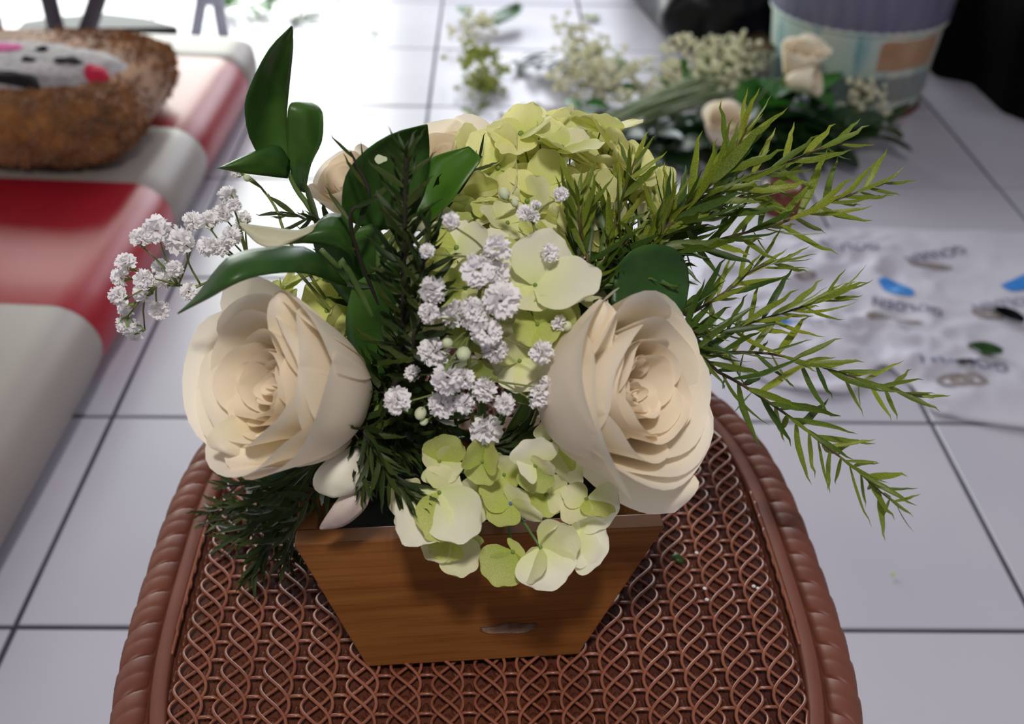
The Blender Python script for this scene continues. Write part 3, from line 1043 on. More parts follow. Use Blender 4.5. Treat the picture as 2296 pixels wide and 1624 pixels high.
def leafy(name, label, base, stem_px, leaves, r=0.0022):
    root = thing(name, label, 'leaf sprig', base)
    bpy.context.view_layer.update()
    if stem_px:
        mb = MB()
        mb.tube([p - V(base) for p in smooth_path([V(base)] + [P(*s) for s in stem_px], 14)], r, r * 0.6, k=7)
        link('stem', mesh('stem', mb.v, mb.f), 'rstem', root)
    for k, lf in enumerate(leaves):
        vein_leaf('leaf', *lf, root, seed=k + len(label))
    return root


leafy('ruscus_sprig', 'tall dark green sprig with two upright broad leaves above the gypsophila spray', IN, [(760, 620, 0.57), (705, 485, 0.585), (665, 425, 0.59), (646, 385, 0.592)], [
    ([(643, 395), (572, 335), (549, 255), (560, 195), (603, 111), (654, 58)], [(652, 395), (646, 330), (643, 262), (648, 200), (657, 108), (656, 60)], [.592, .590, .585, .583, .586, .595], [.592, .604, .606, .606, .602, .596], 0.004, 'leaf'),
    ([(660, 425), (646, 350), (643, 300), (645, 250), (652, 232), (665, 227)], [(684, 432), (697, 369), (721, 317), (724, 262), (716, 240), (700, 231)], [.595, .60, .602, .602, .606, .612], [.59, .588, .588, .590, .597, .606], 0.006, 'leaf'),
    ([(645, 400), (600, 395), (545, 388), (486, 377)], [(650, 360), (622, 326), (572, 339), (488, 378)], [.588, .58, .572, .565], [.592, .588, .578, .566], -0.004, 'leaf'),
])
lf4 = leafy('ruscus_sprig', 'sprig with one large round green leaf and a bright leaf beside it', IN, [(860, 640, 0.545), (880, 540, 0.555), (905, 490, 0.56)], [
    ([(840, 520), (777, 489), (767, 440), (780, 385), (823, 335), (885, 298), (957, 279)], [(915, 500), (935, 470), (950, 430), (958, 390), (963, 345), (962, 310), (959, 281)], [.56, .552, .547, .545, .547, .552, .56], [.56, .566, .57, .572, .572, .57, .562], 0.004, 'leaf'),
    ([(930, 480), (936, 440), (950, 395), (962, 358), (1000, 342), (1050, 328)], [(960, 500), (1008, 455), (1038, 415), (1060, 385), (1078, 356), (1054, 330)], [.565, .572, .576, .58, .582, .585], [.562, .562, .565, .57, .576, .585], 0.005, 'leafb'),
])
leafy('ruscus_sprig', 'dark glossy leaves curving down beside the mat-side front rose, one showing a pale underside', IN, [(800, 640, 0.53), (760, 600, 0.528), (720, 560, 0.525)], [
    ([(780, 640), (700, 560), (600, 555), (520, 572), (477, 614), (436, 668), (398, 703)], [(765, 640), (700, 617), (640, 612), (569, 622), (520, 640), (470, 668), (399, 704)], [.53, .505, .49, .48, .472, .47, .472], [.525, .49, .475, .465, .460, .462, .472], -0.006, 'leaf'),
    ([(800, 600), (770, 560), (690, 545), (620, 550), (575, 545)], [(790, 490), (745, 478), (715, 495), (690, 522), (640, 535)], [.54, .53, .525, .525, .53], [.55, .545, .54, .535, .535], -0.008, 'leaf'),
    ([(700, 520), (650, 545), (610, 555), (575, 545), (537, 503)], [(712, 500), (670, 516), (640, 514), (590, 508), (538, 501)], [.525, .518, .515, .516, .525], [.535, .53, .528, .528, .526], -0.004, 'leafu'),
])
leafy('ruscus_sprig', 'dark rounded leaf tucked behind the branch-side front rose', IN, [(1300, 700, 0.54), (1400, 640, 0.535)], [
    ([(1380, 600), (1420, 560), (1470, 548), (1520, 562), (1542, 600)], [(1370, 680), (1430, 705), (1480, 715), (1530, 705), (1545, 640)], [.53, .535, .54, .545, .55], [.52, .522, .525, .53, .548], 0.008, 'leaf'),
])
_c = P(854, 357, 0.5455)
_t = MB()
_f = frame(V((0, 0, CAMH)) - _c)
_ring = [_c + _f @ V((0.0022 * math.cos(a) * (1 + .3 * math.sin(3 * a)), 0.0034 * math.sin(a), 0)) for a in [2 * PI * q / 14 for q in range(14)]]
_t.add([p - V(lf4.location) for p in _ring], [tuple(range(14))])
link('torn_spot', mesh('torn_spot', _t.v, _t.f), 'gypbud', lf4)
# dark leaves filling the middle of the bouquet
for k, (lab, L, Rr, yy) in enumerate((
    ('shaded dark leaf behind the upright dark needle branch', [(790, 640), (775, 720), (790, 800), (830, 860)], [(900, 560), (930, 660), (930, 760), (900, 850)], 0.53),
    ('shaded dark leaf low between the two front roses', [(790, 860), (800, 940), (850, 1010), (900, 1040)], [(900, 820), (960, 900), (980, 960), (950, 1020)], 0.515),
    ('shaded dark leaf above the mat-side front rose', [(700, 540), (720, 600), (760, 660), (800, 700)], [(840, 500), (880, 560), (900, 640), (880, 700)], 0.545),
    ('shaded dark leaf over the box rim under the mat-side front rose', [(560, 1060), (620, 1100), (680, 1130), (740, 1130)], [(700, 1000), (760, 1010), (820, 1030), (850, 1060)], 0.53),
    ('shaded dark leaf between white sepals and the branch-side front rose', [(1240, 690), (1260, 760), (1240, 830), (1220, 880)], [(1340, 600), (1390, 680), (1340, 780), (1290, 850)], 0.53),
)):
    leafy('ruscus_leaf', lab, IN, [(L[0][0] * .5 + Rr[0][0] * .5, L[0][1] * .5 + Rr[0][1] * .5, yy + .01)], [(L, Rr, yy, yy + 0.012, -0.006, 'leaf')], r=0.0012)

# ------------------------------------------------------------------ narrow-leaved branches
def lance_mesh(seed, mat, curve):
    rr = random.Random(seed)
    vs = []
    n = 9
    for i in range(n):
        t = i / (n - 1)
        w = 0.062 * math.sin(PI * min(1, t * 0.93 + 0.07)) ** 0.8 * (1.12 - 0.45 * t)
        if i == n - 1:
            w = 0.002
        z = curve * (t * t) - 0.05 * math.sin(PI * t)
        y0 = 0.04 * rr.uniform(-1, 1) * t * t
        vs += [V((t, y0 - w, z + w * 0.35)), V((t, y0, z)), V((t, y0 + w, z + w * 0.35))]
    me = mesh('leaf', vs, grid_faces(n, 3))
    me.materials.append(MT[mat])
    return me


LAN = {m: [lance_mesh(q, m, (0.10, -0.10, 0.22, 0.0)[q]) for q in range(4)] for m in ('needle', 'needlem', 'needled')}


def branch(label, path, n, L, mat, seed, ang=(58, 26), r=0.0012, base=IN, twig='twig', t0=0.12, wide=1.0, flat=0.0):
    rr = random.Random(seed)
    n = int(n * (1.12 if mat == 'needle' else 1.5))
    wide *= 0.92 if mat == 'needle' else 1.15
    L *= 1.28 if mat == 'needle' else 1.1
    if mat == 'needled':
        twig = 'twigd'
    root = thing('narrow_leaf_branch', label, 'foliage branch', base)
    bpy.context.view_layer.update()
    b0 = V(base)
    pts = smooth_path([b0] + [P(*p) for p in path], 60)
    mb = MB()
    mb.tube([p - b0 for p in pts[::2] + [pts[-1]]], r, r * 0.45, k=6)
    link('stem', mesh('stem', mb.v, mb.f), twig, root)
    first = (pts[0] - P(*path[0])).length
    tot = [0]
    for i in range(59):
        tot.append(tot[-1] + (pts[i + 1] - pts[i]).length)
    s0 = max(t0, min(0.6, first / tot[-1] * 0.8))
    for i in range(n):
        s = (s0 + (1 - s0) * (i + 0.5) / n) * tot[-1]
        k = max(j for j in range(60) if tot[j] <= s + 1e-9)
        k = min(k, 58)
        p = pts[k].lerp(pts[k + 1], (s - tot[k]) / max(1e-9, tot[k + 1] - tot[k]))
        tg = (pts[k + 1] - pts[k]).normalized()
        f = frame(tg, TOCAM)
        az = i * 2.39996 + rr.uniform(-.3, .3)
        rad = f @ V((math.cos(az) * (1 - flat), math.sin(az), 0))
        rad.normalize()
        fr = i / n
        a = math.radians(ang[0] + (ang[1] - ang[0]) * fr + rr.uniform(-15, 15))
        d = (tg * math.cos(a) + rad * math.sin(a)).normalized()
        nr = (V((0, 0, 1)) * 0.4 + TOCAM * 0.8 + rad * -0.3 + V((rr.uniform(-1, 1), rr.uniform(-1, 1), rr.uniform(-1, 1))) * 0.6)
        nr = (nr - d * nr.dot(d)).normalized()
        ll = L * rr.uniform(0.72, 1.15) * (1.0 - 0.40 * max(0, fr - 0.75) / 0.25)
        m = Matrix((d * ll, nr.cross(d) * ll * wide * rr.uniform(0.8, 1.2), nr * ll)).transposed().to_4x4()
        m.translation = p - b0
        link('leaf', LAN['needlem' if mat == 'needle' and fr + rr.uniform(-.2, .2) < 0.5 else mat][rr.randrange(4)], None, root, m)
    return root


IR = V((0.02, 0.56, 0.50))
NL_ = 0.030
branch('tallest narrow-leaved branch of the right bunch, its yellow tip before the heap of cut flowers', [(1358, 607, 0.56), (1476, 528, 0.575), (1594, 410, 0.59), (1645, 340, 0.60), (1675, 290, 0.605)], 50, 0.033, 'needle', 1, base=IR, wide=1.25)
branch('narrow-leaved branch reaching toward the bucket base, with upright leaves at its end', [(1480, 540, 0.575), (1610, 430, 0.59), (1736, 376, 0.61), (1800, 350, 0.62), (1850, 330, 0.63), (1890, 322, 0.635)], 34, 0.031, 'needle', 2, base=IR, wide=1.2, t0=0.4)
branch('long narrow-leaved branch pointing above the printed paper', [(1430, 600, 0.56), (1527, 563, 0.575), (1633, 532, 0.59), (1752, 500, 0.605), (1830, 465, 0.615), (1949, 422, 0.63), (1985, 410, 0.635)], 56, 0.030, 'needle', 3, base=IR, wide=1.1)
branch('narrow-leaved branch between two longer ones, crossing the brown roll', [(1450, 570, 0.565), (1560, 500, 0.58), (1660, 440, 0.60), (1740, 425, 0.61)], 34, 0.031, 'needle', 4, base=IR, wide=1.2, t0=0.35)
branch('short narrow-leaved branch rising over the crumpled edge of the paper', [(1480, 740, 0.55), (1547, 705, 0.56), (1633, 650, 0.575), (1693, 603, 0.585), (1765, 585, 0.59)], 34, 0.028, 'needle', 5, base=IR)
branch('narrow-leaved branch crossing the printed paper, its tip beside a blue mark', [(1500, 780, 0.545), (1594, 752, 0.555), (1732, 709, 0.575), (1830, 678, 0.585), (1895, 648, 0.59)], 44, 0.028, 'needle', 6, base=IR)
branch('narrow-leaved branch sweeping out to the paper corner', [(1480, 790, 0.54), (1594, 790, 0.545), (1712, 792, 0.56), (1791, 808, 0.565), (1880, 835, 0.57), (1988, 871, 0.575), (2070, 890, 0.58)], 50, 0.028, 'needle', 7, base=IR)
branch('lowest narrow-leaved branch hanging beyond the stool rim over the tiles', [(1500, 810, 0.54), (1620, 840, 0.54), (1720, 900, 0.545), (1790, 950, 0.55), (1850, 1000, 0.55), (1910, 1045, 0.555), (1965, 1095, 0.555), (2020, 1140, 0.56)], 54, 0.030, 'needle', 8, base=IR)
branch('narrow-leaved sprig standing upright in front of the yellow-green hydrangea', [(1310, 640, 0.535), (1304, 560, 0.545), (1299, 490, 0.552), (1297, 425, 0.558)], 34, 0.030, 'needle', 9, ang=(62, 30), base=IR, wide=1.1)
branch('slender narrow-leaved sprig beside the gypsophila at the back of the bouquet', [(1350, 620, 0.555), (1375, 520, 0.57), (1400, 430, 0.585), (1425, 355, 0.595)], 28, 0.028, 'needle', 10, base=IR, wide=1.1)
branch('dense narrow leaves at the foot of the right bunch', [(1330, 640, 0.545), (1410, 590, 0.552), (1480, 530, 0.56), (1500, 450, 0.57)], 30, 0.032, 'needle', 15, base=IR, wide=1.2)
# the dark upright spire and the dark ones drooping below
branch('dark upright needle branch standing in front of the large round leaf', [(890, 930, 0.492), (900, 820, 0.492), (905, 700, 0.495), (905, 600, 0.50), (908, 480, 0.506), (910, 335, 0.515)], 84, 0.025, 'needled', 21, ang=(78, 34), r=0.0022, wide=1.1)
branch('short dark needle stem close beside the dark upright branch', [(935, 820, 0.482), (945, 700, 0.485), (950, 600, 0.49), (965, 510, 0.495)], 34, 0.024, 'needled', 22, ang=(66, 34), wide=1.1)
branch('dark needle sprig with a pointed tip before the rosebud', [(800, 560, 0.53), (830, 450, 0.535), (800, 370, 0.54), (785, 340, 0.542)], 9, 0.024, 'needled', 23, ang=(60, 30))
branch('dark needle sprig behind the bright green leaf', [(960, 520, 0.575), (1030, 430, 0.59), (1080, 350, 0.60)], 11, 0.026, 'needled', 24, ang=(60, 30))
branch('dark needle sprig peeping out below the upright leaf pair', [(760, 560, 0.57), (680, 490, 0.58), (630, 475, 0.585)], 18, 0.024, 'needled', 25, ang=(60, 30))
IL = V((-0.085, 0.55, 0.53))
branch('dark drooping needle sprig reaching the woven seat, with yellow-green tip leaves', [(700, 1080, 0.545), (620, 1110, 0.565), (540, 1130, 0.585), (455, 1150, 0.598)], 44, 0.024, 'needled', 31, base=IL)
branch('dark drooping needle sprig ending on the weave left of the box', [(690, 1090, 0.535), (640, 1160, 0.54), (590, 1230, 0.538), (560, 1300, 0.532)], 46, 0.024, 'needled', 32, base=IL)
branch('dark needle sprig spreading below the mat-side front rose', [(720, 1050, 0.54), (640, 1070, 0.56), (560, 1085, 0.58), (500, 1090, 0.59)], 34, 0.024, 'needled', 33, base=IL)
branch('dark drooping needle sprig along the side board of the box', [(720, 1090, 0.51), (680, 1150, 0.505), (650, 1210, 0.505), (640, 1270, 0.51)], 34, 0.022, 'needled', 34, base=IL)
branch('dark needle tuft over the box front between rose and hydrangea', [(820, 960, 0.475), (850, 1030, 0.462), (890, 1085, 0.452), (930, 1120, 0.447)], 40, 0.022, 'needled', 35, base=V((-0.05, 0.52, 0.54)))
branch('dark needle tuft hanging behind the white loose petal', [(800, 960, 0.49), (800, 1020, 0.47), (810, 1070, 0.46), (820, 1090, 0.458)], 26, 0.020, 'needled', 36, base=V((-0.06, 0.52, 0.54)))

branch('dark needle sprig lowest beside the box, tip leaves yellow-green on the stool rim', [(690, 1090, 0.54), (600, 1130, 0.57), (520, 1160, 0.595), (450, 1175, 0.605)], 30, 0.018, 'needlem', 37, base=IL)
branch('dark needle sprig fanning over the weave below the mat-side front rose', [(700, 1080, 0.53), (620, 1140, 0.55), (550, 1190, 0.56), (500, 1225, 0.565)], 40, 0.024, 'needled', 38, base=IL)
branch('dark needle sprig filling the gap between the mat-side rose and the box', [(760, 1000, 0.51), (690, 1050, 0.525), (620, 1080, 0.54)], 44, 0.026, 'needled', 39, base=IL)
branch('dark needle sprig deep between the front rose and the lowest gypsophila', [(850, 870, 0.50), (860, 950, 0.495), (900, 1010, 0.488)], 44, 0.026, 'needled', 40, base=V((-0.05, 0.53, 0.53)))
branch('dark needle sprig deep behind the front hydrangea florets', [(960, 930, 0.51), (1020, 980, 0.505), (1120, 1000, 0.505), (1220, 960, 0.51)], 40, 0.022, 'needled', 41, base=V((-0.05, 0.53, 0.53)))
# loose petals over the rim of the box
for lab, L, Rr, yy, ym, mat in (
    ('loose white petal with a small brown spot over the box rim', [(800, 995), (735, 1030), (704, 1068), (708, 1100), (745, 1116)], [(828, 1020), (826, 1055), (815, 1085), (795, 1104), (752, 1116)], [.475, .463, .458, .456, .455], -0.006, 'wilt'),
    ('loose wilted pinkish petal lying on the box rim', [(800, 1085), (765, 1110), (740, 1145), (720, 1175), (716, 1186)], [(832, 1092), (825, 1130), (800, 1160), (765, 1182), (720, 1188)], [.468, .460, .457, .458, .460], -0.004, 'wilt'),
):
    c = P(L[2][0], L[2][1], yy[2])
    o = None
    vs, fs, ti = loft_px('petal', L, Rr, yy, yy, ym, 12, 8, tint=(lambda u, v: (1, 1, 1)) if 'wilted' in lab else (lambda u, v: (1.0, 1.0, 1.08)), rip=0.002)
    o = link('loose_petal', mesh('loose_petal', [v - c for v in vs], fs, True, ti), 'wilt')
    o.location = c
    solid(o, 0.0004)
    o.data.materials[0] = MT['wilt' if 'wilted' in lab else 'hyd_w']
    tag(o, lab, 'petal')
# debris on the seat
db = MB()
c = G(1520, 1252, SZ + 0.004)
db.ball((0, 0, 0), 0.005, 0.0035, 0.002, 6, 8, rough=0.5)
o = db.build('leaf_scrap', 'leaf')
o.location = c
o.rotation_euler = (0.2, 0.1, -0.6)
tag(o, 'small dark green leaf scrap on the woven seat beside the box', 'leaf scrap')
rr = random.Random(3)
for k, (px, py) in enumerate(((1562, 1240), (1580, 1320), (1585, 1345), (1690, 1315), (1700, 1320))):
    mb = MB()
    mb.ball((0, 0, 0), 0.0016, 0.0014, 0.001, 5, 8)
    o = mb.build('water_drop', 'wax')
    o.location = G(px, py, SZ + 0.0025)
    tag(o, 'tiny glistening water drop on the woven seat', 'water drop', 'water drops on the woven seat')
# ------------------------------------------------------------------ striped vinyl mat on the floor
X0, X1, PZ = -1.62, -0.605, 0.135
pad = thing('striped_mat', 'thick red and grey striped vinyl mat lying on the tiles', 'mat', ((X0 + X1) / 2, 1.6, 0))
pc = V(pad.location)


def pad_section(y, nend=1.0):
    """rounded outline of the mat at distance y: list of (x,z)."""
    r = PZ / 2
    pts = []
    x1 = X0 + (X1 - X0) * 1.0
    for i in range(13):
        a = -PI / 2 + PI * i / 12
        pts.append((x1 - r + r * math.cos(a), r + r * math.sin(a)))
    for i in range(1, 8):
        t = i / 8
        pts.append((x1 - r + (X0 - x1 + 2 * r) * t, PZ + 0.006 * math.sin(PI * t)))
    for i in range(13):
        a = PI / 2 + PI * i / 12
        pts.append((X0 + r + r * math.cos(a), r + r * math.sin(a)))
    return pts


YE = 2.60


def ypart(name, y0, y1, mat, bulge=0.004, round_end=False):
    n = 12
    vs, m = [], None
    for i in range(n + 1):
        t = i / n
        y = y0 + (y1 - y0) * t
        s = pad_section(y)
        m = len(s)
        b = 1.0 + 0.0
        seam = bulge * (math.sin(PI * min(1, max(0, t))) ** 0.35 - 1) if not round_end else bulge * (min(1, t * 8) ** 0.35 - 1)
        for (x, z) in s:
            cx, cz = (X0 + X1) / 2, PZ / 2
            dx = x - cx
            yy, xx, zz = y, x, z
            if round_end:
                # plan rounding of the far corners and rounding over the end
                rc = 0.11
                d = YE - y
                if d < rc:
                    q = math.sqrt(max(0, rc * rc - (rc - d) ** 2))
                    lim = (X1 - X0) / 2 - rc + q
                    xx = cx + max(-lim, min(lim, dx)) if abs(dx) > lim else x
                re = PZ / 2
                if d < re:
                    k = math.sqrt(max(0, re * re - (re - d) ** 2)) / re
                    zz = cz + (z - cz) * k
            zz = zz + seam * (1 if zz > cz else 0)
            xx = xx + (seam if xx > X1 - PZ / 2 else 0)
            vs.append(V((xx, yy, zz)) - pc)
    mb = MB()
    mb.add(vs, grid_faces(n + 1, m, closed=True))
    if round_end:
        mb.add(vs[-m:], [tuple(range(m))])
    elif y0 < 0.6:
        mb.add(vs[:m], [tuple(range(m))[::-1]])
    mb.build(name, mat, pad)


ypart('grey_stripe', 0.55, 1.368, 'grey')
ypart('red_stripe', 1.369, 1.775, 'red')
ypart('grey_stripe', 1.776, 2.022, 'grey')
ypart('red_stripe', 2.023, 2.415, 'red')
ypart('grey_stripe', 2.416, YE, 'grey', round_end=True)

# ------------------------------------------------------------------ plush cushion
cu = thing('plush_cushion', 'fluffy brown plush cushion with grey patch lying on the striped mat', 'cushion', (-0.975, 1.985, PZ + 0.004))
CA, CB, CH = 0.30, 0.225, 0.140
PCX, PCY, PRX, PRY = 0.065, -0.045, 0.185, 0.110


def cush(a, b):
    """superellipsoid pillow"""
    def pw(c, e):
        return math.copysign(abs(c) ** e, c)
    x = CA * pw(math.cos(a), 0.42) * pw(math.cos(b), 0.36)
    y = CB * pw(math.cos(a), 0.42) * pw(math.sin(b), 0.36)
    z = CH / 2 + CH / 2 * pw(math.sin(a), 0.8)
    return V((x, y, z))


mb = MB()
n, m = 40, 96
vs = []
for i in range(n + 1):
    a = -PI / 2 + PI * i / n
    for j in range(m):
        p = cush(a, 2 * PI * j / m)
        w = 0.010 * noise.noise(p * 38) + 0.006 * noise.noise(p * 90)
        d = (p - V((0, 0, CH / 2)))
        if p.z > CH * 0.5 and ((p.x - PCX) / PRX) ** 2 + ((p.y - PCY) / PRY) ** 2 < 1.1:
            w = min(w, 0) * 0.3
        q = p + d.normalized() * w
        q.z = max(q.z, 0)
        vs.append(q)
mb.add(vs, grid_faces(n + 1, m, closed=True))
mb.build('body', 'plush', cu)
fur = MB()
rr = random.Random(5)
for i in range(9000):
    a = math.asin(rr.uniform(-0.85, 1)) if rr.random() < .6 else rr.uniform(-0.9, 1.3)
    b = rr.uniform(0, 2 * PI)
    p = cush(a, b)
    d = (p - V((0, 0, CH / 2)))
    d = V((d.x / CA ** 2, d.y / CB ** 2, d.z / (CH / 2) ** 2 * 0.5)).normalized()
    w = 0.010 * noise.noise(p * 38) + 0.006 * noise.noise(p * 90)
    p = p + (p - V((0, 0, CH / 2))).normalized() * w
    if p.z < 0.008 or (p.z > CH * 0.5 and ((p.x - PCX) / PRX) ** 2 + ((p.y - PCY) / PRY) ** 2 < 0.95):
        continue
    dd = (d + V((rr.uniform(-1, 1), rr.uniform(-1, 1), rr.uniform(-1, .6))) * 0.7).normalized()
    f = frame(dd)
    L = rr.uniform(0.006, 0.013)
    r = 0.0026
    fur.add([p + f @ V((r * math.cos(g), r * math.sin(g), -0.002)) for g in (0, 2.1, 4.2)] + [p + dd * L], [(0, 1, 3), (1, 2, 3), (2, 0, 3)])
tag(fur.build('fur', 'plush', cu, smooth=False), kind='stuff')


def top_z(x, y):
    """height of the cushion top at local x,y (march)."""
    ux, uy = abs(x) / CA, abs(y) / CB
    e = 0.36
    rxy = (ux ** (2 / e) + uy ** (2 / e)) ** (e / 2)
    c = min(1, rxy) ** (1 / 0.42)
    s = math.sqrt(max(0, 1 - c * c))
    return CH / 2 + CH / 2 * s ** 0.8


def patch(name, cx, cy, rx, ry, mat, lift, rot=0.0, pw=1.0, seed=0, wob=0.15, n=40, parent=cu):
    mb = MB()
    vs = []
    rings = 8
    for i in range(rings + 1):
        t = i / rings
        for j in range(n):
            a = 2 * PI * j / n
            w = 1 + wob * noise.noise(V((math.cos(a) * 1.4, math.sin(a) * 1.4, seed)))
            ca = math.copysign(abs(math.cos(a)) ** pw, math.cos(a))
            sa = math.copysign(abs(math.sin(a)) ** pw, math.sin(a))
            x, y = rx * t * w * ca, ry * t * w * sa
            x, y = x * math.cos(rot) - y * math.sin(rot) + cx, x * math.sin(rot) + y * math.cos(rot) + cy
            h = lift * (1 - t ** 6) + 0.003 * noise.noise(V((x * 60, y * 60, seed)))
            vs.append(V((x, y, top_z(x, y) + h)))
    mb.add(vs, grid_faces(rings + 1, n, closed=True))
    return mb.build(name, mat, parent)


def cpix(px, py, z=0.275):
    q = G(px, py, z)
    return q.x - cu.location.x, q.y - cu.location.y


def cp(name, px, py, rx, ry, mat, lift, **k):
    x, y = cpix(px, py)
    return patch(name, x, y, rx, ry, mat, lift, **k)


fp = patch('grey_patch', PCX, PCY, PRX, PRY, 'felt', 0.015, seed=2, wob=0.18, pw=0.85)
cp('black_spot', 155, 156, 0.030, 0.020, 'blk', 0.020, seed=4, wob=0.35)
cp('black_spot', 70, 157, 0.018, 0.010, 'blk', 0.020, seed=5)
cp('black_spot', 98, 134, 0.018, 0.010, 'blk', 0.020, seed=6)
cp('red_spot', 216, 170, 0.022, 0.022, 'redf', 0.020, seed=7, wob=0.3)
cp('black_bar', 22, 190, 0.060, 0.014, 'blk', 0.020, rot=-0.12, pw=0.5, seed=8)
cp('pink_patch', 18, 130, 0.036, 0.03, 'pink', 0.019, seed=9)

# ------------------------------------------------------------------ behind the mat
st = thing('metal_stand', 'dark metal stand with two slanting legs on a flat dark base behind the cushion', 'stand', G(160, 85))
s0 = V(st.location)
for (a, b) in (((110, 0, 0.42), (132, 92, 0.02)), ((218, 0, 0.42), (188, 90, 0.02))):
    lo = G(b[0], b[1], 0.02)
    hi = P(a[0], a[1], lo.y)
    hi = lo + (hi - lo) * 2.2
    mb = MB()
    mb.tube([lo - s0, hi - s0], 0.022, k=10)
    mb.build('leg', 'dmet', st)
mb = MB()
mb.tube([P(110, 0, G(132, 92, .02).y) * 2.2 - G(132, 92, .02) * 1.2 - s0, P(218, 0, G(188, 90, .02).y) * 2.2 - G(188, 90, .02) * 1.2 - s0], 0.022, k=10)
mb.build('crossbar', 'dmet', st)
mb = MB()
q = [G(40, 85), G(400, 78), G(330, 58), G(240, 48), G(140, 55), G(60, 66)]
mb.add([p - s0 for p in q] + [p - s0 + V((0, 0, 0.022)) for p in q], [tuple(range(6))[::-1], tuple(range(6, 12))] + [(i, (i + 1) % 6, (i + 1) % 6 + 6, i + 6) for i in range(6)])
mb.build('base', 'dboard', st, smooth=False)
ld = thing('trestle', 'pale grey trestle legs standing in the bright daylight beyond the mat', 'trestle', G(470, 84))
l0 = V(ld.location)
apex = P(470, -8, l0.y)
for px in (438, 502):
    mb = MB()
    mb.tube([G(px, 84) - l0, apex + V(((px - 470) * 0.0006, 0, 0)) - l0], 0.016, k=8)
    mb.build('leg', 'pgrey', ld)
mb = MB()
mb.tube([apex + V((-0.03, 0, 0)) - l0, apex + V((0.03, 0, 0)) - l0], 0.024, k=8)
mb.build('top_bar', 'pgrey', ld)
po = MB()
pl = G(2, 100)
po.tube([V((0, 0, 0)), V((-0.01, 0.0, 0.25)), V((-0.06, 0.02, 0.6))], 0.034, 0.045, k=12)
o = po.build('wooden_post', 'brown')
o.location = pl + V((-0.02, 0, 0))
tag(o, 'brown rounded post at the picture edge behind the cushion', 'post')

# ------------------------------------------------------------------ bucket
bk = thing('bucket', 'worn teal and cream painted bucket with tan label residue', 'bucket', (0.792, 2.625, 0))


def lathe(prof, n=64):
    vs = []
    for r, z in prof:
        for j in range(n):
            a = 2 * PI * j / n
            vs.append(V((r * math.cos(a), r * math.sin(a), z)))
    return vs, grid_faces(len(prof), n, closed=True)


def brad(z):
    return 0.176 + 0.105 * z


mb = MB()
vs, fs = lathe([(0.0, 0.012), (0.168, 0.012), (0.174, 0.016)] + [(brad(z), z) for z in np.linspace(0.02, 0.21, 12)] + [(brad(.21) - 0.004, 0.215), (brad(.33) - .006, 0.33), (brad(.33) - .014, 0.33), (brad(.2) - 0.012, 0.05), (0.0, 0.05)])
mb.add(vs, fs)
mb.build('body', 'bucket', bk)
mb = MB()
vs, fs = lathe([(0.166, 0.0), (0.178, 0.0), (0.182, 0.006), (0.181, 0.018), (0.176, 0.022)])
mb.add(vs, fs)
mb.build('base_ring', 'rust', bk)
mb = MB()
n = 96
vs = []
for z, e in ((0.214, 0.003), (0.220, 0.005), (0.32, 0.004), (0.33, 0.002)):
    for j in range(n):
        a = 2 * PI * j / n
        r = brad(z) + e + 0.0018 * math.cos(a * 48)
        vs.append(V((r * math.cos(a), r * math.sin(a), z)))
mb.add(vs, grid_faces(4, n, closed=True))
mb.build('upper_band', 'sleeve', bk)
mb = MB()
vs, fs = lathe([(brad(.208) + .001, .206), (brad(.21) + .006, .209), (brad(.215) + .006, .215), (brad(.22) + .001, .219)])
mb.add(vs, fs)
mb.build('rim_ridge', 'bucket', bk)
mb = MB()
vs = []
nn, mm = 8, 16
a0, a1 = math.atan2(-1.0, 0.02), math.atan2(-0.60, 0.80)
for i in range(nn):
    z = 0.122 + 0.078 * i / (nn - 1)
    for j in range(mm):
        t = j / (mm - 1)
        a = a0 + (a1 - a0) * t
        e = 0.0012 + (0.0 if 0 < i < nn - 1 and 0 < j < mm - 1 else -0.002)
        a += 0.03 * noise.noise(V((i * .7, j * .7, 1))) if j in (0, mm - 1) else 0
        r = brad(z) + e
        vs.append(V((r * math.cos(a), r * math.sin(a), z + (0.004 * noise.noise(V((j * .6, 2, 0))) if i in (0, nn - 1) else 0))))
mb.add(vs, grid_faces(nn, mm))
mb.build('label_residue', 'tan', bk)

# ------------------------------------------------------------------ black bags
def bag(name, label, foot, h, mat, seed, amp, topf=0.6, nz=26, ns=110):
    cx = sum(p[0] for p in foot) / len(foot)
    cy = sum(p[1] for p in foot) / len(foot)
    loop = []
    L = len(foot)
    for i in range(ns):
        t = i / ns * L
        k = int(t)
        u = t - k
        a, b = V((*foot[k], 0)), V((*foot[(k + 1) % L], 0))
        loop.append(a.lerp(b, u))
    for _ in range(2):
        loop = [(loop[i - 1] + loop[i] * 2 + loop[(i + 1) % ns]) / 4 for i in range(ns)]
    c = V((cx, cy, 0))
    vs = []
    for i in range(nz + 1):
        t = i / nz
        s = (0.96 + 0.10 * math.sin(PI * min(1, t * 1.6))) if t < 0.7 else (1.0 - ((t - 0.7) / 0.3) ** 2 * (1 - topf) * 1.2)
        z = h * t
        for p in loop:
            q = c + (p - c) * s + V((0, 0, z))
            w = amp * (noise.noise(q * 5 + V((seed, 0, 0))) + 0.6 * abs(noise.noise(q * 11 + V((0, seed, 0)))) + 0.3 * noise.noise(q * 24))
            q = q + (p - c).normalized() * w * min(1, t * 6)
            vs.append(q - c)
    mb = MB()
    mb.add(vs, grid_faces(nz + 1, ns, closed=True) + [tuple(range(nz * ns, (nz + 1) * ns))])
    o = mb.build(name, mat)
    o.location = c
    return tag(o, label, 'bag')


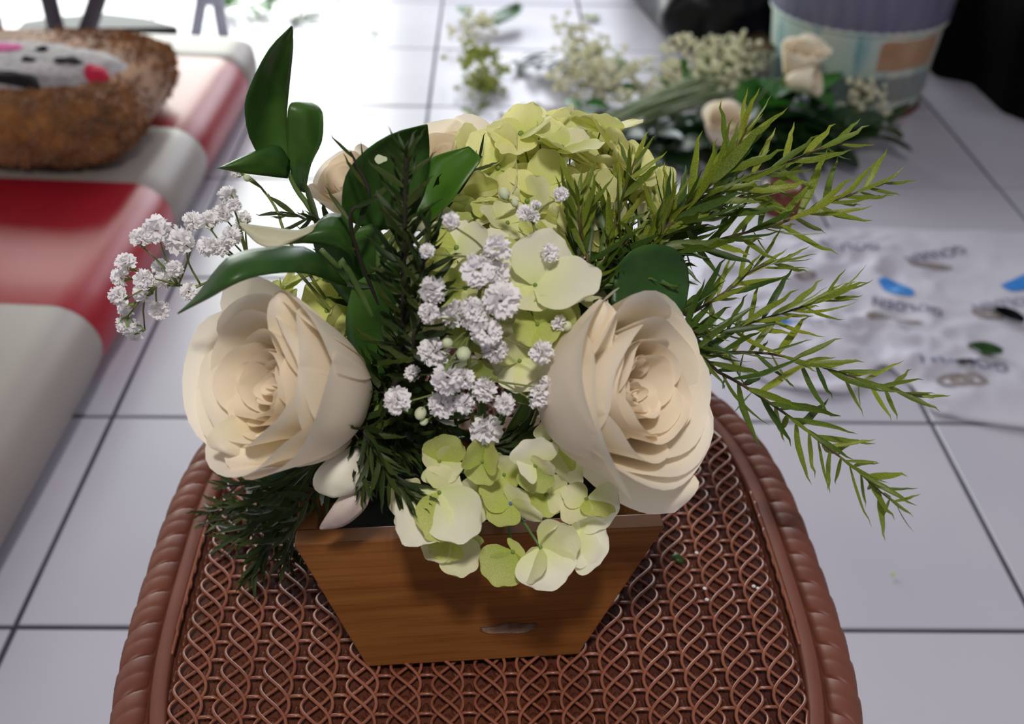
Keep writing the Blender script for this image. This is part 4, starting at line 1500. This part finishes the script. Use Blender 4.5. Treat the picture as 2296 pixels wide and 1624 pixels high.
bag('plastic_bag', 'shiny black plastic bag slumped behind the heap of cut flowers', [(0.40, 2.93), (0.54, 2.87), (0.68, 2.89), (0.95, 3.1), (1.05, 3.4), (0.9, 3.7), (0.55, 3.75), (0.30, 3.6), (0.335, 3.32)], 0.34, 'bag', 3, 0.045)
bag('black_sack', 'large matt black sack standing beside the bucket', [(1.045, 2.76), (1.13, 2.715), (1.14, 2.52), (1.20, 2.43), (1.5, 2.38), (1.95, 2.45), (2.05, 3.0), (1.9, 3.5), (1.3, 3.5), (1.06, 3.2)], 0.75, 'sack', 8, 0.015, topf=0.9)

# ------------------------------------------------------------------ printed wrapping paper
pp = thing('wrapping_paper', 'crumpled white wrapping paper with blue and grey print on the tiles', 'paper', G(2000, 720))
p0 = V(pp.location)
PB = [G(*q) for q in ((1560, 640), (1590, 760), (1700, 850), (1800, 880), (1905, 885), (1975, 830), (2040, 868), (2085, 925), (2145, 942), (2230, 958), (2330, 972), (2420, 980))]
PT = [G(*q) for q in ((1600, 560), (1660, 545), (1720, 530), (1800, 522), (1880, 518), (1950, 516), (2040, 518), (2120, 522), (2210, 520), (2260, 524), (2350, 528), (2460, 530))]
A = smooth_path(PB, 90)
B = smooth_path(PT, 90)


def pz(x, y):
    q = V((x, y, 0))
    a = noise.noise(q * 7 + V((3, 1, 0))) * 0.5 + 0.5
    rid = abs(noise.noise(q * 11 + V((8, 2, 0))))
    w = max(0, 1 - max(0, (x - 0.60)) / 0.22)          # the crumpled end is nearer the flowers
    rid2 = abs(noise.noise(q * 23 + V((1, 9, 0))))
    h = 0.004 + 0.010 * a + (0.006 + 0.022 * w) * (0.35 - rid) * 0.9 + (0.002 + 0.012 * w) * (0.3 - rid2)
    return max(0.0025, h)


vs = []
for i in range(90):
    for j in range(60):
        t = j / 59
        p = A[i].lerp(B[i], t)
        z = pz(p.x, p.y)
        e = min(t, 1 - t, 0.12) / 0.12
        vs.append(V((p.x, p.y, 0.0015 + z * (0.35 + 0.65 * e))) - p0)
mb = MB()
mb.add(vs, grid_faces(90, 60))
po_ = mb.build('sheet', 'paper', pp)
solid(po_, 0.0004)


def drape(name, pts2, faces, mat, lift=0.0016):
    me = mesh(name, [V((x, y, 0.0015 + pz(x, y) + lift)) - p0 for x, y in pts2], faces)
    return link(name, me, mat, pp)


def word(text, px, py, size, ang, mat):
    """ink word lying on the sheet; ang: baseline turn on the floor."""
    cu_ = bpy.data.curves.new('lettering', 'FONT')
    cu_.body = text
    cu_.size = size
    cu_.align_x = 'CENTER'
    cu_.align_y = 'CENTER'
    cu_.offset = size * 0.012
    tmp = bpy.data.objects.new('tmp_text', cu_)
    C.objects.link(tmp)
    dg = bpy.context.evaluated_depsgraph_get()
    me = bpy.data.meshes.new_from_object(tmp.evaluated_get(dg))
    bpy.data.objects.remove(tmp)
    bm = bmesh.new()
    bm.from_mesh(me)
    bmesh.ops.triangulate(bm, faces=bm.faces)
    bmesh.ops.subdivide_edges(bm, edges=[e for e in bm.edges if e.calc_length() > size * 0.2], cuts=2)
    bmesh.ops.triangulate(bm, faces=bm.faces)
    c = G(px, py)
    for v in bm.verts:
        x, y = v.co.x, v.co.y
        X = c.x + x * math.cos(ang) - y * math.sin(ang)
        Y = c.y + x * math.sin(ang) + y * math.cos(ang)
        v.co = V((X, Y, 0.0015 + pz(X, Y) + 0.0024)) - p0
    me2 = bpy.data.meshes.new('lettering')
    bm.to_mesh(me2)
    bm.free()
    bpy.data.meshes.remove(me)
    link('lettering', me2, mat, pp)


word('GOLDEN', 2092, 586, 0.034, PI + 0.42, 'ink')
word('GOLDEN', 2155, 830, 0.034, PI - 0.10, 'ink')
word('GOLDEN', 2030, 705, 0.029, PI - 0.25, 'ink')
word('GOLDEN', 2250, 694, 0.031, PI + 0.25, 'inkf')
word('GOLDEN', 1890, 572, 0.030, PI - 0.12, 'ink')
word('GOLDEN', 1840, 745, 0.022, PI - 0.2, 'inkf')


def oval_ring(px, py, rx, ry, ang, mat='inkg', inner=0.0, seed=0, name='printed_oval'):
    c = G(px, py)
    n, k = 44, 5
    pts, fs = [], []
    for i in range(k):
        t = inner + (1 - inner) * i / (k - 1)
        for j in range(n):
            a = 2 * PI * j / n
            w = 1 + 0.10 * noise.noise(V((math.cos(a) * 2, math.sin(a) * 2, seed)))
            x, y = rx * t * w * math.cos(a), ry * t * w * math.sin(a)
            pts.append((c.x + x * math.cos(ang) - y * math.sin(ang), c.y + x * math.sin(ang) + y * math.cos(ang)))
    drape(name, pts, grid_faces(k, n, closed=True), mat)


oval_ring(2082, 612, 0.040, 0.011, -0.05, inner=0.2, seed=1)
for dx, r in ((-26, 0.017), (4, 0.018), (32, 0.019)):
    oval_ring(2148 + dx, 868, r, 0.016, 0.0, inner=0.45, seed=dx)
oval_ring(2210, 716, 0.026, 0.018, -0.2, inner=0.3, seed=4)
oval_ring(1965, 726, 0.022, 0.013, 0.1, inner=0.4, seed=5)
oval_ring(2020, 730, 0.032, 0.008, -0.4, inner=0.0, seed=6)
oval_ring(1800, 640, 0.022, 0.012, 0.3, inner=0.3, seed=9)


def blue_mark(pix):
    q = [G(*p) for p in pix]
    c = sum(q, V((0, 0, 0))) / len(q)
    pts, k = [], 5
    L = smooth_path(q + [q[0]], 33)[:32]
    for i in range(k):
        pts += [(c.lerp(p, i / (k - 1)).x, c.lerp(p, i / (k - 1)).y) for p in L]
    drape('blue_mark', pts, grid_faces(k, 32, closed=True), 'blue')


blue_mark([(1963, 646), (1995, 645), (2026, 658), (2046, 678), (2015, 681), (1985, 672)])
blue_mark([(2238, 655), (2265, 643), (2300, 630), (2320, 660), (2296, 667), (2262, 669)])
blue_mark([(1712, 728), (1740, 726), (1780, 735), (1760, 742), (1728, 740)])

# leaves fallen on the paper
def flat_leaf(name, label, px, py, L, W, ang, mat, z, group=None, seed=0):
    vs = []
    n, k = 11, 5
    for i in range(n):
        t = i / (n - 1)
        w = W * math.sin(PI * (0.04 + 0.93 * t)) ** 0.85
        for j in range(k):
            u = -1 + 2 * j / (k - 1)
            vs.append(V(((t - .5) * L, u * w, 0.12 * W * (1 - abs(u)) * -1 + 0.10 * L * (t - .5) ** 2 + W * 0.35 * u * u + 0.05 * W * noise.noise(V((t * 3, u * 2, seed))))))
    o = link(name, mesh(name, vs, grid_faces(n, k)), mat)
    o.location = G(px, py, z) + V((0, 0, 0.001))
    o.rotation_euler = (random.uniform(-.1, .1), random.uniform(-.1, .1), ang)
    solid(o, 0.0006)
    return tag(o, label, 'leaf', group)


q = G(2205, 788)
flat_leaf('fallen_leaf', 'green oval leaf fallen on the printed paper', 2208, 788, 0.052, 0.017, -0.35, 'leaf', pz(q.x, q.y) + .006, seed=1)
q = G(2262, 712)
flat_leaf('fallen_leaf', 'nearly black wilted leaf lying over a printed oval on the paper', 2262, 710, 0.050, 0.017, -0.75, 'sack', pz(q.x, q.y) + .008, seed=2)
q = G(2166, 814)
flat_leaf('fallen_leaf', 'small dark leaf tip on the paper above the lowest printed word', 2166, 814, 0.030, 0.008, -0.1, 'dmet', pz(q.x, q.y) + .006, seed=3)

# ------------------------------------------------------------------ brown roll
tr = thing('tape_roll', 'dark reddish-brown glossy roll behind the narrow-leaved branches', 'roll', G(1750, 470) + V((0, 0, 0.0)))
vs, fs = lathe([(0.020, 0.002), (0.040, 0.0), (0.043, 0.003), (0.043, 0.048), (0.040, 0.052), (0.024, 0.052), (0.020, 0.048), (0.020, 0.002)], 40)
mb = MB()
mb.add(vs, fs)
mb.build('winding', 'tape', tr)
vs, fs = lathe([(0.0165, 0.001), (0.0198, 0.001), (0.0198, 0.051), (0.0165, 0.051), (0.0165, 0.001)], 32)
mb = MB()
mb.add(vs, fs)
mb.build('core', 'tan', tr)

# ------------------------------------------------------------------ heap of cut flowers
def heap_gyp(label, cpx, spread, n, h, seed, tone='gyp'):
    """one bunch lying on the floor: stems and a cloud of tiny blossoms."""
    rr = random.Random(seed)
    c = G(*cpx)
    root = thing('gypsophila_bunch', label, 'gypsophila', c)
    st, bl = MB(), MB()
    nodes = []
    foot = V((rr.uniform(-.05, .05), 0.02, 0.01))
    for i in range(max(6, n // 14)):
        tip = V((rr.gauss(0, spread[0] * .6), rr.gauss(0, spread[1] * .6), rr.uniform(0.02, h)))
        mid = tip * 0.5 + V((0, 0, 0.02))
        nodes.append(tip)
        st.tube(smooth_path([foot, mid, tip], 7), 0.0016, 0.0009, k=4)
    for i in range(n):
        t = rr.choice(nodes)
        p = t + V((rr.gauss(0, .022), rr.gauss(0, .022), rr.gauss(0, .014)))
        p.z = max(p.z, 0.006)
        r = rr.uniform(0.0045, 0.0085)
        bl.ball(p, r, n=4, m=6, rough=0.5)
        st.tube([t, p], 0.0007, k=3)
    link('stem', mesh('stem', st.v, st.f), 'gstem', root)
    tag(link('blossoms', mesh('blossoms', bl.v, bl.f, False), tone, root), kind='stuff')
    return root


MT['gypd'] = mk('cream_small_blossom', srgb(250, 247, 228), srgb(236, 234, 206), rough=0.8, scale=40, trans=0.42)
MT['gyp_g'] = mk('yellow_green_floret', srgb(206, 208, 112), srgb(170, 184, 84), rough=0.8, scale=40, trans=0.4)
heap_gyp('cream gypsophila bunch at the heap end nearest the pale scraps, beside the long cut stems', (1330, 215), (0.10, 0.14), 230, 0.09, 1, 'gypd')
heap_gyp('cream gypsophila bunch reaching up behind the long cut stems', (1300, 140), (0.06, 0.10), 110, 0.08, 2, 'gypd')
heap_gyp('cream gypsophila bunch piled against the leaves before the bucket', (1610, 215), (0.07, 0.09), 230, 0.14, 3, 'gypd')
heap_gyp('white gypsophila bunch at the heap end under the bucket', (1900, 300), (0.05, 0.03), 80, 0.10, 4, 'gypd')
heap_gyp('low gypsophila bunch between the stems and the leaves of the heap', (1490, 190), (0.08, 0.08), 90, 0.06, 5, 'gypd')
heap_gyp('cream gypsophila bunch crowning the heap behind the tallest narrow-leaved branch', (1650, 170), (0.07, 0.06), 190, 0.09, 11, 'gypd')
heap_gyp('yellow-green floret cluster lying alone on the tiles', (1075, 190), (0.05, 0.12), 120, 0.05, 6, 'gyp_g')
heap_gyp('pale gypsophila scraps on the tiles next to the yellow-green florets', (1080, 75), (0.05, 0.10), 60, 0.05, 7, 'gypd')
heap_gyp('white gypsophila scraps close behind the back rose', (1180, 290), (0.08, 0.05), 60, 0.03, 8, 'gyp')

MT['cstem'] = mk('pale_cut_stem', srgb(118, 138, 96), srgb(150, 164, 122), rough=0.5, scale=20)
rr = random.Random(9)
for i in range(13):
    t = i / 12
    a = G(1245 + 95 * t + rr.uniform(-6, 6), 318 - 6 * t + rr.uniform(-8, 14), 0.015 + 0.03 * rr.random())
    b = G(1590 + 60 * t + rr.uniform(-20, 40), 165 + 40 * t + rr.uniform(-8, 8), 0.05 + 0.05 * rr.random())
    mb = MB()
    mb.tube([p - a for p in smooth_path([a, a.lerp(b, .5) + V((rr.uniform(-.01, .01), 0, 0.01)), b], 8)], 0.0042, 0.0034, k=8)
    o = mb.build('cut_stem', 'cstem')
    o.location = a
    tag(o, 'long pale green cut stem lying in the bundle across the heap', 'stem', 'cut stems bundled across the flower heap')
for i in range(6):
    a = G(1600 + i * 10, 130 - i * 3, 0.05 + 0.012 * i)
    b = G(1712 + i * 6, 72 + i * 8, 0.09 + 0.012 * i)
    mb = MB()
    mb.tube([V((0, 0, 0)), (b - a) * 0.5 + V((0, 0, 0.008)), b - a], 0.0045, 0.004, k=7)
    o = mb.build('brown_stick', 'twig')
    o.location = a
    tag(o, 'thin brown stick poking out between heap and black plastic bag', 'stick', 'brown sticks behind the flower heap')

MT['leafbg'] = mk('fresh_green_leaf', srgb(44, 104, 30), srgb(64, 128, 42), rough=0.35, scale=12, trans=0.25)
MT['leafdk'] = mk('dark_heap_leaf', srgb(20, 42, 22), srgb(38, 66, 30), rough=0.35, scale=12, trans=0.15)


def heap_sprig(label, cpx, z0, n, L, W, dirs, mat, seed, spread=0.10, name='leafy_sprig'):
    rr = random.Random(seed)
    c = G(cpx[0], cpx[1], z0)
    root = thing(name, label, 'leaf sprig', c)
    dx, dy = dirs
    ax = V((dx, dy, 0.0)).normalized()
    mb = MB()
    a, b = ax * -spread + V((0, 0, -z0 * 0.8 + 0.004)), ax * spread + V((0, 0, 0.01))
    mb.tube(smooth_path([a, V((0, 0, 0)), b], 8), 0.003, 0.002, k=6)
    link('stem', mesh('stem', mb.v, mb.f), 'rstem', root)
    for i in range(n):
        t = (i + 0.5) / n
        p = a.lerp(b, t) + V((0, 0, 0.004))
        d = (ax * 0.5 + V((ax.y, -ax.x, 0)) * (1 if i % 2 else -1) * rr.uniform(.5, 1.2) + V((0, 0, rr.uniform(0.0, 0.7)))).normalized()
        f = frame(d, V((rr.uniform(-.5, .5), rr.uniform(-.5, .5), 1)))
        ll, ww = L * rr.uniform(.75, 1.2), W * rr.uniform(.8, 1.2)
        vs = []
        for q in range(9):
            s = q / 8
            w = ww * math.sin(PI * (0.03 + 0.94 * s)) ** 0.8
            for u in (-1, -.5, 0, .5, 1):
                vs.append(p + f @ V((0.25 * abs(u) * w + 0.2 * ll * s * s * -1 * rr.uniform(.9, 1.1), u * w, s * ll)))
        o = link('leaf', mesh('leaf', vs, grid_faces(9, 5)), mat, root)
    return root


hs_ = [
    ('fresh green leaf sprig beside the white rosebud of the heap', (1725, 195), 0.12, 4, 0.13, 0.046, (1, 0.2), 'leafbg', 1, 0.06),
    ('fresh green leaf sprig in front of the bucket', (1760, 215), 0.08, 6, 0.10, 0.026, (1, -0.3), 'leafbg', 2, 0.08),
    ('dark leaf sprig at the heap end nearest the bucket base', (1880, 285), 0.05, 9, 0.10, 0.022, (1, -0.15), 'leafdk', 3, 0.12),
    ('dark leaf sprig in the shadowed underside of the heap', (1640, 320), 0.03, 10, 0.10, 0.026, (1, 0.05), 'leafdk', 4, 0.20),
    ('dark leaf sprig under the bundled cut stems', (1500, 300), 0.03, 10, 0.10, 0.026, (1, 0.1), 'leafdk', 5, 0.18),
    ('green leaf sprig poking up among the cream gypsophila', (1390, 175), 0.05, 5, 0.07, 0.018, (0.4, 1), 'leafbg', 6, 0.05),
    ('green leaf sprig at the cut ends of the stems', (1285, 265), 0.03, 6, 0.065, 0.017, (0.5, 1), 'leafbg', 7, 0.07),
    ('slim dark sprig on the tiles beside the cream gypsophila', (1215, 150), 0.02, 18, 0.06, 0.012, (0.6, -0.5), 'leafdk', 8, 0.09),
    ('small green leaf on the tiles beside the dark leaf pair', (1045, 40), 0.015, 1, 0.06, 0.022, (0.5, 0.4), 'leafbg', 10, 0.02),
    ('green clump of leaves on the sunlit tiles', (565, 12), 0.02, 9, 0.07, 0.020, (1, 0.0), 'leafbg', 11, 0.10),
    ('pale green leaf sprig under the gypsophila before the black bag', (1560, 150), 0.06, 7, 0.08, 0.014, (1, 0.6), 'leafbg', 12, 0.10),
    ('dark leaf sprig low at the end of the heap beside the bare tiles', (1840, 320), 0.03, 8, 0.09, 0.02, (1, 0.1), 'leafdk', 13, 0.12),
    ('dark leaf sprig in the middle of the heap', (1580, 265), 0.05, 9, 0.10, 0.024, (1, 0.2), 'leafdk', 14, 0.15),
    ('dark leaf sprig between the heap gypsophila and the fresh leaves', (1690, 255), 0.05, 9, 0.10, 0.024, (1, -0.1), 'leafdk', 15, 0.14),
    ('dark leaf sprig lying deepest in the heap shadow', (1560, 340), 0.02, 16, 0.10, 0.028, (1, 0.0), 'leafdk', 17, 0.22),
    ('dark leaf sprig in the heap shadow nearest the brown roll', (1700, 345), 0.02, 14, 0.10, 0.028, (1, 0.0), 'leafdk', 18, 0.16),
    ('dark leaf sprig upright in the middle of the heap', (1640, 280), 0.06, 14, 0.10, 0.028, (1, 0.3), 'leafdk', 19, 0.16),
    ('dark leaf sprig under the cream rose at the heap front', (1750, 290), 0.05, 14, 0.10, 0.026, (1, 0.0), 'leafdk', 20, 0.14),
    ('olive sprig lying along the yellow-green florets', (1085, 215), 0.015, 8, 0.05, 0.008, (0.15, 1), 'needle', 16, 0.14),
]
for a in hs_:
    heap_sprig(*a)
# roses in the heap
R6 = RINGS[:6]
rose('white_rosebud', 'closed cream rosebud standing against the teal bucket', P(1806, 112, 2.36), (0.05, -0.25, 0.95), 0.050, 0.085, 51, G(1800, 210, 0.06), RINGS[3:8], extra_ring=False)
rose('white_rosebud', 'cream rose lying under the standing bud against the bucket', P(1830, 182, 2.30), (0.75, -0.5, 0.2), 0.036, 0.075, 53, G(1740, 215, 0.08), RINGS[3:7], extra_ring=False)
rose('white_rosebud', 'cream rose at the heap front behind the tallest narrow-leaved branch', P(1625, 262, 2.15), (-0.1, -0.4, 0.9), 0.044, 0.085, 57, G(1660, 320, 0.03), RINGS[3:8], extra_ring=False)
# scraps on the sunlit tiles
rr = random.Random(21)
for k, (px, py, L, lab) in enumerate(((668, 48, 0.05, 'dark green leaf scrap on the tiles above the tall leaf tip'), (700, 38, 0.055, 'thin green scrap furthest along the sunlit tiles'), (732, 77, 0.026, 'grey-green scrap between two others on the sunlit tiles'),
                                      (838, 73, 0.028, 'lone dark scrap on the tiles in the grey reflection'), (698, 127, 0.014, 'tiny dark scrap on the tiles beside the tall leaf'), (757, 3, 0.03, 'green scrap cut by the picture top edge'))):
    flat_leaf('leaf_scrap', lab, px, py, L, L * 0.3, rr.uniform(-.6, .6), 'leaf', 0.004, seed=k)
flat_leaf('fallen_leaf', 'large dark green leaf on the tiles at the picture top edge', 1140, 38, 0.15, 0.034, 1.1, 'leafbg', 0.03, seed=29)
flat_leaf('fallen_petal', 'pale cream petal alone on the tiles before the black plastic bag', 1325, 42, 0.05, 0.02, 0.2, 'gypbud', 0.004, seed=30)
flat_leaf('fallen_petal', 'tiny cream scrap on the bare tiles beyond the stool rim', 2002, 1290, 0.008, 0.003, 0.2, 'gypbud', 0.002, seed=31)
